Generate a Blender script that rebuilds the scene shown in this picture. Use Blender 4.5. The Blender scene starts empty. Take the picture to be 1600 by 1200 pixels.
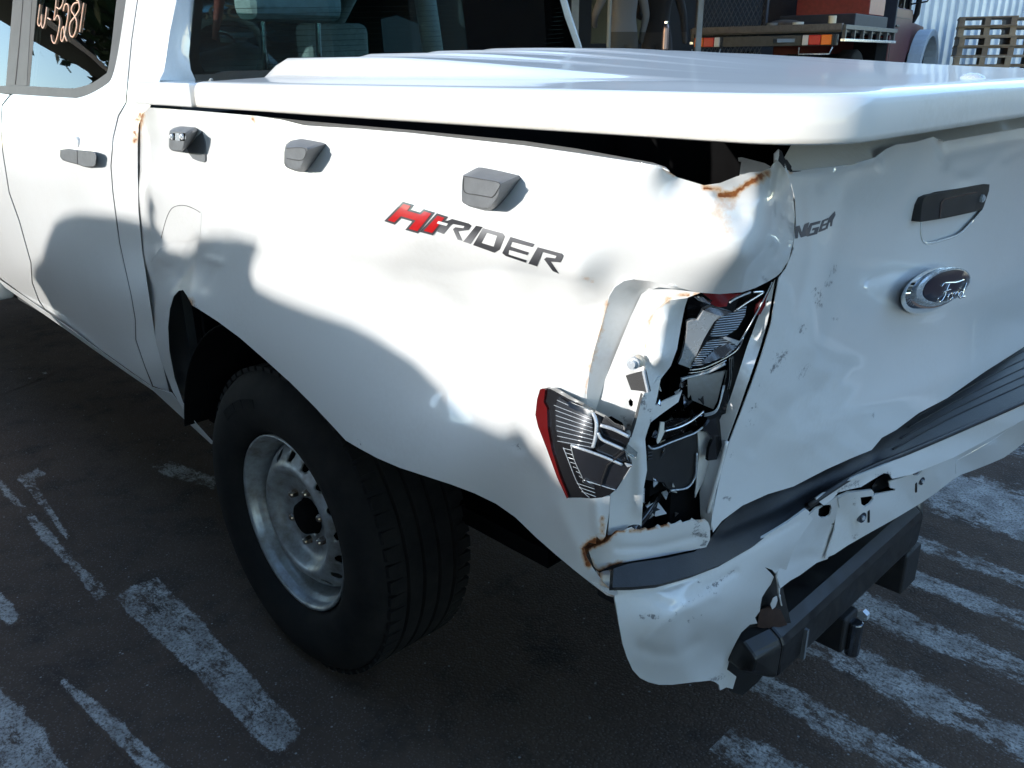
import bpy, bmesh, math, random
import numpy as np
from mathutils import Vector, Matrix
from mathutils.geometry import delaunay_2d_cdt
random.seed(7); np.random.seed(7)
scene = bpy.context.scene
COL = scene.collection
# ------------------------------------------------------------------ camera
CP = np.array([0.53447, -0.78146, 1.39439]); YAW, PITCH, ROLL, FPX = 0.795183, 0.366628, -0.0094776, 1311.71
def _axes():
    cy, sy, cp, sp = math.cos(YAW), math.sin(YAW), math.cos(PITCH), math.sin(PITCH)
    F = np.array([-sy*cp, cy*cp, -sp]); R = np.array([cy, sy, 0.0]); U = np.cross(R, F)
    c, s = math.cos(ROLL), math.sin(ROLL)
    return c*R+s*U, -s*R+c*U, F
AR, AU, AF = _axes()
cam = bpy.data.cameras.new('camera'); camo = bpy.data.objects.new('camera', cam); COL.objects.link(camo)
M = Matrix.Identity(4)
for i in range(3):
    M[i][0], M[i][1], M[i][2], M[i][3] = AR[i], AU[i], -AF[i], CP[i]
camo.matrix_world = M
cam.sensor_width = 36; cam.lens = FPX*36/1600; cam.clip_start = 0.05; cam.clip_end = 500
scene.camera = camo
# ------------------------------------------------------------------ light
TO_SUN = Vector((-0.25, -1.0, 0.255)).normalized()
world = bpy.data.worlds.new('World'); scene.world = world; world.use_nodes = True
wn = world.node_tree; wn.nodes.clear()
sky = wn.nodes.new('ShaderNodeTexSky'); sky.sky_type = 'NISHITA'; sky.sun_disc = False
sky.sun_elevation = math.asin(TO_SUN.z); sky.sun_rotation = math.atan2(TO_SUN.x, TO_SUN.y)
sky.air_density = 1.0; sky.dust_density = 0.3; sky.ozone_density = 2.2
bg = wn.nodes.new('ShaderNodeBackground'); bg.inputs['Strength'].default_value = 0.15
wo = wn.nodes.new('ShaderNodeOutputWorld')
wn.links.new(sky.outputs[0], bg.inputs[0]); wn.links.new(bg.outputs[0], wo.inputs[0])
sun = bpy.data.lights.new('sun', 'SUN'); sun.energy = 1.15; sun.angle = math.radians(0.53); sun.color = (1.0, 0.96, 0.90)
suno = bpy.data.objects.new('sun', sun); COL.objects.link(suno)
suno.rotation_euler = TO_SUN.to_track_quat('Z', 'Y').to_euler(); suno.location = (-5, -20, 8)
scene.view_settings.view_transform = 'Standard'; scene.view_settings.look = 'None'
scene.view_settings.exposure = 2.25; scene.view_settings.gamma = 1.0
scene.render.engine = 'CYCLES'
scene.render.resolution_x, scene.render.resolution_y = 1024, 768
scene.cycles.max_bounces = 8; scene.cycles.transparent_max_bounces = 12
# ------------------------------------------------------------------ helpers: photo pixel + plane -> point
AX = {'x': 0, 'y': 1, 'z': 2}
def ray(px, py):
    return AF + AR*((px-800)/FPX) - AU*((py-600)/FPX)
def U3(px, py, ax, val):
    d = ray(px, py); i = AX[ax]
    return CP + d*((val-CP[i])/d[i])
def depth(pt): return float(np.dot(np.asarray(pt)-CP, AF))
def to_px(pt):
    d = np.asarray(pt)-CP; z = np.dot(d, AF)
    return 800+FPX*np.dot(d, AR)/z, 600-FPX*np.dot(d, AU)/z
class Field:
    """smooth surface through control points (px,py,axis,value): thin plate spline on inverse depth"""
    def __init__(s, ctr, creases=()):
        P = np.array([(c[0], c[1]) for c in ctr], float)/200
        w = np.array([1/depth(U3(*c)) for c in ctr]); n = len(P)
        if n < 4:
            A = np.c_[np.ones(n), P]; s.P = None; s.a = np.linalg.lstsq(A, w, rcond=None)[0]
        else:
            K = s.k(np.linalg.norm(P[:, None]-P[None], axis=2)); Q = np.c_[np.ones(n), P]
            L = np.block([[K+1e-5*np.eye(n), Q], [Q.T, np.zeros((3, 3))]])
            sol = np.linalg.solve(L, np.r_[w, 0, 0, 0]); s.P = P; s.c = sol[:n]; s.a = sol[n:]
        s.cr = [(np.array(p, float), sg, am) for p, sg, am in creases]
    @staticmethod
    def k(r): return np.where(r > 1e-9, r*r*np.log(np.maximum(r, 1e-9)), 0)
    def __call__(s, pts, off=0.0):
        X = np.atleast_2d(np.array(pts, float)); Y = X/200
        w = s.a[0]+Y@s.a[1:]
        if s.P is not None: w = w + s.k(np.linalg.norm(Y[:, None]-s.P[None], axis=2))@s.c
        d = 1/w
        for pl, sg, am in s.cr: d = d + am*np.exp(-(dist_poly(X, pl)/sg)**2)
        d = d - off
        return CP + (AF + ((X[:, :1]-800)/FPX)*AR - ((X[:, 1:]-600)/FPX)*AU)*d[:, None]
def dist_poly(X, pl, closed=False):
    pl = np.asarray(pl, float)
    if closed: pl = np.vstack([pl, pl[:1]])
    if len(pl) == 1: return np.linalg.norm(X-pl[0], axis=1)
    best = np.full(len(X), 1e9)
    for a, b in zip(pl[:-1], pl[1:]):
        ab = b-a; t = np.clip(((X-a)@ab)/max(ab@ab, 1e-9), 0, 1)
        best = np.minimum(best, np.linalg.norm(X-(a+t[:, None]*ab), axis=1))
    return best
def inside(X, pl):
    pl = np.asarray(pl, float); r = np.zeros(len(X), bool); j = len(pl)-1
    for i in range(len(pl)):
        a, b = pl[i], pl[j]
        c = ((a[1] > X[:, 1]) != (b[1] > X[:, 1])) & (X[:, 0] < (b[0]-a[0])*(X[:, 1]-a[1])/((b[1]-a[1]) or 1e-9)+a[0])
        r ^= c; j = i
    return r
def spline(pts, n=6, closed=False):
    P = [np.array(p, float) for p in pts]; out = []; m = len(P)
    rng = range(m if closed else m-1)
    for i in rng:
        p0 = P[(i-1) % m] if (closed or i > 0) else P[i]; p1 = P[i]; p2 = P[(i+1) % m]
        p3 = P[(i+2) % m] if (closed or i+2 < m) else p2
        for k in range(n):
            t = k/n; out.append(0.5*((2*p1)+(-p0+p2)*t+(2*p0-5*p1+4*p2-p3)*t*t+(-p0+3*p1-3*p2+p3)*t**3))
    if not closed: out.append(P[-1])
    return [tuple(p) for p in out]
def densify(pl, step):
    out = []; m = len(pl)
    for i in range(m):
        a = np.array(pl[i], float); b = np.array(pl[(i+1) % m], float); k = max(1, int(np.linalg.norm(b-a)/step))
        out += [tuple(a+(b-a)*t/k) for t in range(k)]
    return out
def C(ox, oy, s): return lambda *p: [(ox+x/s, oy+y/s) for x, y in p]
# ------------------------------------------------------------------ objects
def tag(o, label=None, cat=None, group=None, kind=None):
    for k, v in (('label', label), ('category', cat), ('group', group), ('kind', kind)):
        if v: o[k] = v
    return o
def empty(name, loc=(0, 0, 0), rz=0):
    o = bpy.data.objects.new(name, None); COL.objects.link(o); o.location = loc; o.rotation_euler = (0, 0, rz); o.empty_display_size = .1
    return o
def mesh_obj(name, verts, faces, mat, parent=None, smooth=True):
    me = bpy.data.meshes.new(name); me.from_pydata([tuple(v) for v in verts], [], [tuple(f) for f in faces]); me.update()
    if mat: me.materials.append(mat)
    if smooth: me.polygons.foreach_set('use_smooth', [True]*len(me.polygons))
    o = bpy.data.objects.new(name, me); COL.objects.link(o)
    if parent: o.parent = parent
    return o
def bm_obj(name, bm, mat, parent=None, smooth=False, bevel=0, seg=2):
    me = bpy.data.meshes.new(name); bmesh.ops.recalc_face_normals(bm, faces=bm.faces); bm.to_mesh(me); bm.free()
    if mat: me.materials.append(mat)
    if smooth: me.polygons.foreach_set('use_smooth', [True]*len(me.polygons))
    o = bpy.data.objects.new(name, me); COL.objects.link(o)
    if parent: o.parent = parent
    if bevel:
        b = o.modifiers.new('bevel', 'BEVEL'); b.width = bevel; b.segments = seg; b.limit_method = 'ANGLE'; b.angle_limit = .6
    return o
def bbox(bm, lo, hi, mat=None):
    m = Matrix.Translation([(a+b)/2 for a, b in zip(lo, hi)]) @ Matrix.Diagonal([b-a for a, b in zip(lo, hi)]+[1])
    if mat is not None: m = mat @ m
    bmesh.ops.create_cube(bm, size=1, matrix=m)
def box(name, lo, hi, mat, parent=None, bevel=0, m=None):
    bm = bmesh.new(); bbox(bm, lo, hi, m); return bm_obj(name, bm, mat, parent, bevel=bevel)
def cyl(bm, a, b, r, r2=None, n=12, caps=True):
    a, b = Vector(a), Vector(b); d = b-a
    m = Matrix.Translation((a+b)/2) @ d.to_track_quat('Z', 'Y').to_matrix().to_4x4()
    bmesh.ops.create_cone(bm, cap_ends=caps, segments=n, radius1=r, radius2=r if r2 is None else r2, depth=d.length, matrix=m)
def tube(name, pts, r, mat, parent=None, n=6):
    """round rod along a polyline of 3d points"""
    P = [Vector(p) for p in pts]; V = []; Fc = []
    rr = r if isinstance(r, (list, tuple)) else [r]*len(P)
    for i, p in enumerate(P):
        t = (P[min(i+1, len(P)-1)]-P[max(i-1, 0)]).normalized()
        a = t.orthogonal().normalized() if i == 0 else (a - t*a.dot(t)).normalized()
        b = t.cross(a)
        V += [p+(a*math.cos(2*math.pi*k/n)+b*math.sin(2*math.pi*k/n))*rr[i] for k in range(n)]
        if i: Fc += [((i-1)*n+k, (i-1)*n+(k+1) % n, i*n+(k+1) % n, i*n+k) for k in range(n)]
    Fc.append(tuple(range(n-1, -1, -1))); Fc.append(tuple((len(P)-1)*n+k for k in range(n)))
    return mesh_obj(name, V, Fc, mat, parent)
def patch(name, poly, field, mat, parent=None, step=7, holes=(), thick=0.0012, rust=(), grime=(), off=0.0, edge=None, bstep=None):
    """sheet with a traced outline lying on a curved field, given real thickness"""
    bstep = bstep or step
    loops = [densify(poly, bstep)]+[densify(h, bstep) for h in holes]
    V = []; E = []
    for l in loops:
        b = len(V); V += l; E += [(b+i, b+(i+1) % len(l)) for i in range(len(l))]
    A = np.array(loops[0]); x0, y0 = A.min(0); x1, y1 = A.max(0)
    g = []
    hy = step*.866; r = 0
    y = y0+hy*.5
    while y < y1:
        xs = np.arange(x0+(step/2 if r % 2 else 0), x1, step); g.append(np.c_[xs, np.full(len(xs), y)]); y += hy; r += 1
    if g:
        g = np.vstack(g); k = inside(g, loops[0])
        for h in loops[1:]: k &= ~inside(g, h)
        g = g[k]
        for i, l in enumerate(loops):
            if len(g): g = g[dist_poly(g, l, True) > step*.45]
        V = V+[tuple(q) for q in g]
    res = delaunay_2d_cdt([Vector(v) for v in V], E, [], 1, 1e-4)
    v2 = np.array([(v.x, v.y) for v in res[0]]); F = res[2]
    if holes:
        ctr_ = np.array([v2[list(f)].mean(0) for f in F]); kp = np.ones(len(F), bool)
        for h in loops[1:]: kp &= ~inside(ctr_, h)
        F = [f for f, k in zip(F, kp) if k]
    P3 = field(v2, off) if not callable(off) else field(v2, 0) - 0
    fs = []
    for f in F:
        a, b, c = v2[f[0]], v2[f[1]], v2[f[2]]
        cr = (b[0]-a[0])*(c[1]-a[1])-(b[1]-a[1])*(c[0]-a[0])
        fs.append(tuple(f) if cr < 0 else tuple(reversed(f)))
    o = mesh_obj(name, P3, fs, mat, parent)
    me = o.data
    if rust or grime or edge:
        at = me.color_attributes.new('wear', 'FLOAT_COLOR', 'POINT'); col = np.zeros((len(v2), 4)); col[:, 3] = 1
        for ch, lst in ((0, rust), (1, grime)):
            for it in lst:
                pl, rad = it[0], it[1]; amt = it[2] if len(it) > 2 else 1
                col[:, ch] = np.maximum(col[:, ch], amt*np.clip(1.5*(1-dist_poly(v2, np.array(pl, float))/rad), 0, 1))
        if edge: col[:, 2] = np.clip(dist_poly(v2, loops[0], True)/edge, 0, 1)
        at.data.foreach_set('color', col.ravel())
    if thick:
        cnt = {}
        for f in fs:
            for i in range(len(f)):
                k = (min(f[i], f[(i+1) % len(f)]), max(f[i], f[(i+1) % len(f)])); cnt[k] = cnt.get(k, 0)+1
        sa = me.attributes.new('sharp_edge', 'BOOLEAN', 'EDGE')
        sa.data.foreach_set('value', [cnt.get((min(e.vertices), max(e.vertices)), 0) == 1 for e in me.edges])
        s = o.modifiers.new('sheet', 'SOLIDIFY'); s.thickness = thick; s.offset = -1
    return o
def strip(name, pts, field, r, mat, parent=None, off=0.0, n=6, sm=4):
    """thin rod along a traced line on a field"""
    q = spline(pts, sm if len(pts) > 2 else 10)
    return tube(name, field(q, off), r, mat, parent, n)
def inset(poly, d):
    P = [Vector(p) for p in poly]; n = len(P); ar = sum(P[i].x*P[(i+1) % n].y-P[(i+1) % n].x*P[i].y for i in range(n)); s = 1 if ar > 0 else -1; out = []
    for i in range(n):
        e1 = (P[i]-P[i-1]).normalized(); e2 = (P[(i+1) % n]-P[i]).normalized()
        n1 = Vector((-e1.y, e1.x))*s; n2 = Vector((-e2.y, e2.x))*s; m = n1+n2
        m = m/max(m.length_squared/2, .35); out.append(tuple(P[i]+m*d))
    return out
def lathe(name, prof, n, mat, parent=None, axis_pt=(0, 0, 0), smooth=True):
    """profile (r, y) spun about the y axis"""
    V = []; F = []; m = len(prof)
    for k in range(n):
        a = 2*math.pi*k/n
        V += [(axis_pt[0]+r*math.cos(a), axis_pt[1]+y, axis_pt[2]+r*math.sin(a)) for r, y in prof]
    for k in range(n):
        for j in range(m-1):
            F.append((k*m+j, k*m+j+1, ((k+1) % n)*m+j+1, ((k+1) % n)*m+j))
    o = mesh_obj(name, V, F, mat, parent, smooth)
    bm = bmesh.new(); bm.from_mesh(o.data); bmesh.ops.remove_doubles(bm, verts=bm.verts, dist=1e-6); bmesh.ops.recalc_face_normals(bm, faces=bm.faces); bm.to_mesh(o.data); bm.free()
    return o
def sharp(o, ang=35):
    me = o.data
    try: me.set_sharp_from_angle(angle=math.radians(ang))
    except Exception: pass
    return o
def copy_tree(o, parent=None):
    c = o.copy(); COL.objects.link(c); c.parent = parent
    for ch in list(o.children): copy_tree(ch, c)
    return c
# ------------------------------------------------------------------ materials
def mat(name, col=(.5, .5, .5), rough=.5, metal=0.0, coat=0.0, noise=0.0, nscale=30, bump=0.0, bscale=200, spec=.5, nrough=0.0, col2=None):
    m = bpy.data.materials.new(name); m.use_nodes = True; nt = m.node_tree; b = nt.nodes['Principled BSDF']
    b.inputs['Base Color'].default_value = (*col, 1); b.inputs['Roughness'].default_value = rough; b.inputs['Metallic'].default_value = metal
    b.inputs['Coat Weight'].default_value = coat; b.inputs['Coat Roughness'].default_value = .04; b.inputs['Specular IOR Level'].default_value = spec
    tc = nt.nodes.new('ShaderNodeTexCoord')
    if noise or nrough:
        n = nt.nodes.new('ShaderNodeTexNoise'); n.inputs['Scale'].default_value = nscale; n.inputs['Detail'].default_value = 8; n.inputs['Roughness'].default_value = .65
        nt.links.new(tc.outputs['Object'], n.inputs['Vector'])
        if noise:
            mx = nt.nodes.new('ShaderNodeMix'); mx.data_type = 'RGBA'
            c2 = col2 or tuple(c*(1-noise) for c in col)
            mx.inputs[6].default_value = (*col, 1); mx.inputs[7].default_value = (*c2, 1)
            r = nt.nodes.new('ShaderNodeMapRange'); r.inputs[1].default_value = .35; r.inputs[2].default_value = .7
            nt.links.new(n.outputs[0], r.inputs[0]); nt.links.new(r.outputs[0], mx.inputs[0]); nt.links.new(mx.outputs[2], b.inputs['Base Color'])
        if nrough:
            r = nt.nodes.new('ShaderNodeMapRange'); r.inputs[3].default_value = max(0, rough-nrough); r.inputs[4].default_value = min(1, rough+nrough); r.inputs[1].default_value = .3; r.inputs[2].default_value = .7
            nt.links.new(n.outputs[0], r.inputs[0]); nt.links.new(r.outputs[0], b.inputs['Roughness'])
    if bump:
        n2 = nt.nodes.new('ShaderNodeTexNoise'); n2.inputs['Scale'].default_value = bscale; n2.inputs['Detail'].default_value = 6
        nt.links.new(tc.outputs['Object'], n2.inputs['Vector'])
        bp = nt.nodes.new('ShaderNodeBump'); bp.inputs['Strength'].default_value = bump; bp.inputs['Distance'].default_value = .002
        nt.links.new(n2.outputs[0], bp.inputs['Height']); nt.links.new(bp.outputs[0], b.inputs['Normal'])
    return m
def paint(name, col=(.80, .80, .79), dirt=.25, coat=1.0, rough=.35):
    """glossy white car paint with traced rust (wear.r) and scuffs (wear.g) and a film of road dust"""
    m = bpy.data.materials.new(name); m.use_nodes = True; nt = m.node_tree; b = nt.nodes['Principled BSDF']; L = nt.links.new
    tc = nt.nodes.new('ShaderNodeTexCoord'); at = nt.nodes.new('ShaderNodeAttribute'); at.attribute_name = 'wear'
    sep = nt.nodes.new('ShaderNodeSeparateColor'); L(at.outputs['Color'], sep.inputs[0])
    def nz(s, d=8, rg=.65):
        n = nt.nodes.new('ShaderNodeTexNoise'); n.inputs['Scale'].default_value = s; n.inputs['Detail'].default_value = d; n.inputs['Roughness'].default_value = rg
        L(tc.outputs['Object'], n.inputs['Vector']); return n
    def mixc(a, bb, f):
        x = nt.nodes.new('ShaderNodeMix'); x.data_type = 'RGBA'
        for k, v in ((6, a), (7, bb)):
            if isinstance(v, tuple): x.inputs[k].default_value = (*v, 1)
            else: L(v, x.inputs[k])
        L(f, x.inputs[0]); return x.outputs[2]
    def rng(v, a, c, lo=0.0, hi=1.0):
        r = nt.nodes.new('ShaderNodeMapRange'); r.inputs[1].default_value = a; r.inputs[2].default_value = c; r.inputs[3].default_value = lo; r.inputs[4].default_value = hi; L(v, r.inputs[0]); return r.outputs[0]
    def add(v, w, op='ADD'):
        a = nt.nodes.new('ShaderNodeMath'); a.operation = op
        for k, q in enumerate((v, w)):
            if isinstance(q, (int, float)): a.inputs[k].default_value = q
            else: L(q, a.inputs[k])
        return a.outputs[0]
    n1 = nz(3.5); n2 = nz(120, 4); n3 = nz(55, 10, .75); n5 = nz(150, 9, .78)
    d = add(rng(n1.outputs[0], .42, .75), rng(n2.outputs[0], .35, .75), 'MULTIPLY')
    c = mixc(col, tuple(x*y for x, y in zip(col, (.62, .56, .48))), add(d, dirt, 'MULTIPLY'))
    # rust: orange stain where the trace is weak, brown scale where it is strong
    rs = add(sep.outputs[0], rng(n3.outputs[0], .3, .7, -.45, .25)); st = rng(rs, .02, .55); hv = rng(rs, .55, .75)
    st = add(st, rng(sep.outputs[0], .0, .05), 'MULTIPLY'); hv = add(hv, rng(sep.outputs[0], .0, .05), 'MULTIPLY')
    c = mixc(c, (.62, .34, .13), add(st, .75, 'MULTIPLY')); rc = mixc((.20, .055, .018), (.30, .11, .03), rng(n2.outputs[0], .4, .6)); c = mixc(c, rc, hv)
    gs = rng(add(sep.outputs[1], rng(n5.outputs[0], .38, .62, -1.25, .12)), .05, .5); gs = add(gs, rng(sep.outputs[1], 0, .05), 'MULTIPLY')
    c = mixc(c, (.10, .10, .11), add(gs, .8, 'MULTIPLY'))
    L(c, b.inputs['Base Color'])
    b.inputs['Roughness'].default_value = rough; b.inputs['Coat Roughness'].default_value = .05
    cw = add(1.0, add(hv, gs, 'MAXIMUM'), 'SUBTRACT'); L(add(cw, coat, 'MULTIPLY'), b.inputs['Coat Weight'])
    L(rng(d, 0, 1, .03, .16) if coat > .4 else rng(d, 0, 1, .12, .3), b.inputs['Coat Roughness'])
    # long soft waviness of pressed steel
    n4 = nz(7, 2); bp = nt.nodes.new('ShaderNodeBump'); bp.inputs['Strength'].default_value = .12; bp.inputs['Distance'].default_value = .002; L(n4.outputs[0], bp.inputs['Height'])
    bp2 = nt.nodes.new('ShaderNodeBump'); bp2.inputs['Strength'].default_value = .5; bp2.inputs['Distance'].default_value = .0012; L(add(hv, n3.outputs[0], 'MULTIPLY'), bp2.inputs['Height']); L(bp.outputs[0], bp2.inputs['Normal'])
    L(bp2.outputs[0], b.inputs['Normal']); L(bp.outputs[0], b.inputs['Coat Normal'])
    return m
def glass(name, tint=(.25, .36, .37), refl=1.0):
    m = bpy.data.materials.new(name); m.use_nodes = True; nt = m.node_tree; nt.nodes.clear(); L = nt.links.new
    o = nt.nodes.new('ShaderNodeOutputMaterial'); t = nt.nodes.new('ShaderNodeBsdfTransparent'); t.inputs[0].default_value = (*tint, 1)
    g = nt.nodes.new('ShaderNodeBsdfGlossy'); g.inputs['Roughness'].default_value = .01; g.inputs[0].default_value = (refl, refl, refl, 1)
    f = nt.nodes.new('ShaderNodeFresnel'); f.inputs[0].default_value = 1.5; x = nt.nodes.new('ShaderNodeMixShader')
    ml = nt.nodes.new('ShaderNodeMath'); ml.operation = 'MULTIPLY_ADD'; ml.inputs[1].default_value = 1.0; ml.inputs[2].default_value = .0; L(f.outputs[0], ml.inputs[0])
    L(ml.outputs[0], x.inputs[0]); L(t.outputs[0], x.inputs[1]); L(g.outputs[0], x.inputs[2]); L(x.outputs[0], o.inputs[0])
    return m
WHITE = paint('white_paint', (.73, .735, .73)); WHITE_IN = paint('white_inner_paint', (.74, .75, .75), .5, .5, .45)
DUSTY = paint('dusty_white_cover', (.75, .72, .67), .55, .65, .45)
BLACK = mat('black_plastic', (.018, .018, .02), .55, bump=.25, bscale=600, noise=.4, nscale=25)
GLOSSBLK = mat('gloss_black', (.012, .012, .014), .18, coat=.6)
PAD = mat('step_pad_plastic', (.027, .028, .031), .5, noise=.45, nscale=18, bump=.3, bscale=500)
GREY = mat('grey_plastic', (.15, .158, .168), .5, noise=.22, nscale=60, bump=.12, bscale=900)
TRIM = mat('weathered_trim', (.09, .088, .09), .5, noise=.25, nscale=15)
CHROME = mat('chrome', (.85, .86, .87), .07, 1.0, nrough=.05, nscale=40)
SATIN = mat('satin_silver', (.52, .56, .60), .25, .35, nrough=.12, nscale=60)
DARKCHROME = mat('dark_reflector', (.14, .15, .17), .2, .9, nrough=.1, nscale=80)
REDLENS = mat('red_lens', (.22, .008, .009), .08, coat=1.0); REDLENS.node_tree.nodes['Principled BSDF'].inputs['Transmission Weight'].default_value = .25
RUBBER = mat('tyre_rubber', (.011, .011, .012), .78, spec=.12, noise=.5, nscale=12, bump=.3, bscale=300, col2=(.022, .021, .02))
STEEL = mat('wheel_steel', (.42, .45, .47), .42, .45, noise=.5, nscale=22, nrough=.12, col2=(.20, .185, .165))
NUT = mat('wheel_nut_steel', (.55, .52, .48), .28, 1.0, noise=.5, nscale=90, col2=(.25, .13, .07))
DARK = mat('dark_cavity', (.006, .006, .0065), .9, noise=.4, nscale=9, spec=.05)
SEAL = mat('seam_sealer', (.07, .07, .07), .7)
GLASS = glass('tinted_glass', (.42, .54, .54)); GLASS2 = glass('lamp_glass', (.75, .78, .8)); GLASSW = glass('windscreen_glass', (.55, .66, .66))
RUSTM = mat('bare_rust', (.17, .05, .018), .85, noise=.6, nscale=120, col2=(.32, .12, .035), bump=.6, bscale=400)
# ================================================================== ground
def asphalt_nodes(m, marking=False):
    nt = m.node_tree; b = nt.nodes['Principled BSDF']; L = nt.links.new; tc = nt.nodes.new('ShaderNodeTexCoord')
    def nz(s, d=8, rg=.65):
        n = nt.nodes.new('ShaderNodeTexNoise'); n.inputs['Scale'].default_value = s; n.inputs['Detail'].default_value = d; n.inputs['Roughness'].default_value = rg; L(tc.outputs['Object'], n.inputs['Vector']); return n.outputs[0]
    def rng(v, a, c, lo=0.0, hi=1.0):
        r = nt.nodes.new('ShaderNodeMapRange'); r.inputs[1].default_value = a; r.inputs[2].default_value = c; r.inputs[3].default_value = lo; r.inputs[4].default_value = hi; L(v, r.inputs[0]); return r.outputs[0]
    def mixc(a, bb, f):
        x = nt.nodes.new('ShaderNodeMix'); x.data_type = 'RGBA'
        for k, v in ((6, a), (7, bb)):
            if isinstance(v, tuple): x.inputs[k].default_value = (*v, 1)
            else: L(v, x.inputs[k])
        L(f, x.inputs[0]); return x.outputs[2]
    def mth(op, a, c):
        x = nt.nodes.new('ShaderNodeMath'); x.operation = op
        for k, v in enumerate((a, c)):
            if isinstance(v, (int, float)): x.inputs[k].default_value = v
            else: L(v, x.inputs[k])
        return x.outputs[0]
    big, mid, fine = nz(.9), nz(7), nz(160, 4)
    c = mixc((.080, .056, .043), (.125, .086, .062), rng(big, .35, .7))
    c = mixc(c, (.046, .037, .032), rng(mid, .5, .75))
    c = mixc(c, (.15, .105, .075), mth('MULTIPLY', rng(nz(2.1, 9, .7), .5, .72), .6)); c = mixc(c, (.028, .025, .025), mth('MULTIPLY', rng(nz(3.3, 9, .7), .55, .7), .7))
    c = mixc(c, (.16, .14, .12), mth('MULTIPLY', rng(nz(48, 10, .8), .58, .72), .55))
    vo = nt.nodes.new('ShaderNodeTexVoronoi'); vo.inputs['Scale'].default_value = 150; L(tc.outputs['Object'], vo.inputs['Vector'])
    c = mixc(c, (.20, .18, .165), mth('MULTIPLY', rng(vo.outputs['Distance'], .42, .10), rng(fine, .42, .60)))
    sp = nt.nodes.new('ShaderNodeTexVoronoi'); sp.inputs['Scale'].default_value = 22; L(tc.outputs['Object'], sp.inputs['Vector'])
    c = mixc(c, (.30, .29, .27), rng(sp.outputs['Distance'], .075, .045))
    if marking:
        at = nt.nodes.new('ShaderNodeAttribute'); at.attribute_name = 'wear'; sp2 = nt.nodes.new('ShaderNodeSeparateColor'); L(at.outputs['Color'], sp2.inputs[0])
        mp = nt.nodes.new('ShaderNodeMapping'); mp.inputs['Scale'].default_value = (.7, 1.2, 1); L(tc.outputs['Object'], mp.inputs[0])
        n = nt.nodes.new('ShaderNodeTexNoise'); n.inputs['Scale'].default_value = 34; n.inputs['Detail'].default_value = 12; n.inputs['Roughness'].default_value = .82; L(mp.outputs[0], n.inputs['Vector'])
        bigw = rng(nz(3.2, 3), .3, .7, -.14, .14)
        k = mth('ADD', mth('ADD', n.outputs[0], bigw), mth('MULTIPLY', rng(sp2.outputs[2], 0, .6, -.30, 0), 1.0))
        k = rng(k, marking-.02, marking+.07); k2 = mth('MULTIPLY', k, rng(nz(130, 6, .7), .38, .52, .15, 1))
        c = mixc(c, mixc((.30, .285, .265), (.50, .48, .45), rng(nz(14), .4, .6)), k2)
    L(c, b.inputs['Base Color']); b.inputs['Roughness'].default_value = .85; b.inputs['Specular IOR Level'].default_value = .15
    bp = nt.nodes.new('ShaderNodeBump'); bp.inputs['Strength'].default_value = .8; bp.inputs['Distance'].default_value = .002
    L(mth('ADD', mth('MULTIPLY', vo.outputs['Distance'], .8), mid), bp.inputs['Height']); L(bp.outputs[0], b.inputs['Normal'])
    return m
def new_mat(n):
    m = bpy.data.materials.new(n); m.use_nodes = True; return m
ASPHALT = asphalt_nodes(new_mat('asphalt')); PAINT_A = asphalt_nodes(new_mat('worn_line_paint'), .42); PAINT_B = asphalt_nodes(new_mat('heavily_worn_line_paint'), .45); PAINT_C = asphalt_nodes(new_mat('solid_line_paint'), .425)
g = mesh_obj('ground', [(-150, -150, 0), (150, -150, 0), (150, 150, 0), (-150, 150, 0)], [(0, 1, 2, 3)], ASPHALT); tag(g, 'dark worn asphalt yard in shade', 'ground', kind='structure')
FG = Field([(0, 1100, 'z', .0005), (1500, 1100, 'z', .0005), (700, 800, 'z', .0005)])
def marking(poly, m=PAINT_A, step=9, e=16):
    o = patch('painted_line', poly, FG, m, None, step=step, thick=0, edge=e); o.location.z = .00025*len(MK); MK.append(o); tag(o, kind='structure'); return o
MK = []
marking([(168, 930), (205, 908), (247, 892), (300, 945), (370, 1020), (430, 1085), (485, 1140), (440, 1185), (415, 1178), (330, 1090), (250, 1010), (195, 965)], PAINT_C)
marking([(-60, 690), (0, 742), (60, 800), (110, 858), (175, 915), (185, 928), (150, 950), (105, 895), (60, 845), (0, 775), (-60, 720)], PAINT_A)
marking([(14, 745), (60, 728), (88, 742), (60, 752), (90, 800), (120, 850), (105, 850), (60, 795), (30, 758)], PAINT_A, e=10)
marking([(-80, 1000), (0, 1062), (70, 1120), (130, 1220), (40, 1260), (-80, 1150)], PAINT_A, e=30)
marking([(80, 1040), (140, 1080), (200, 1130), (290, 1215), (240, 1230), (150, 1140), (90, 1075)], PAINT_B)
marking([(-40, 900), (10, 925), (40, 965), (20, 985), (-40, 950)], PAINT_A)
marking([(215, 730), (265, 710), (345, 745), (345, 775), (260, 752)], PAINT_B)
marking([(-60, 625), (10, 602), (60, 580), (95, 572), (90, 582), (20, 610), (-60, 640)], PAINT_A, e=10)
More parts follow.
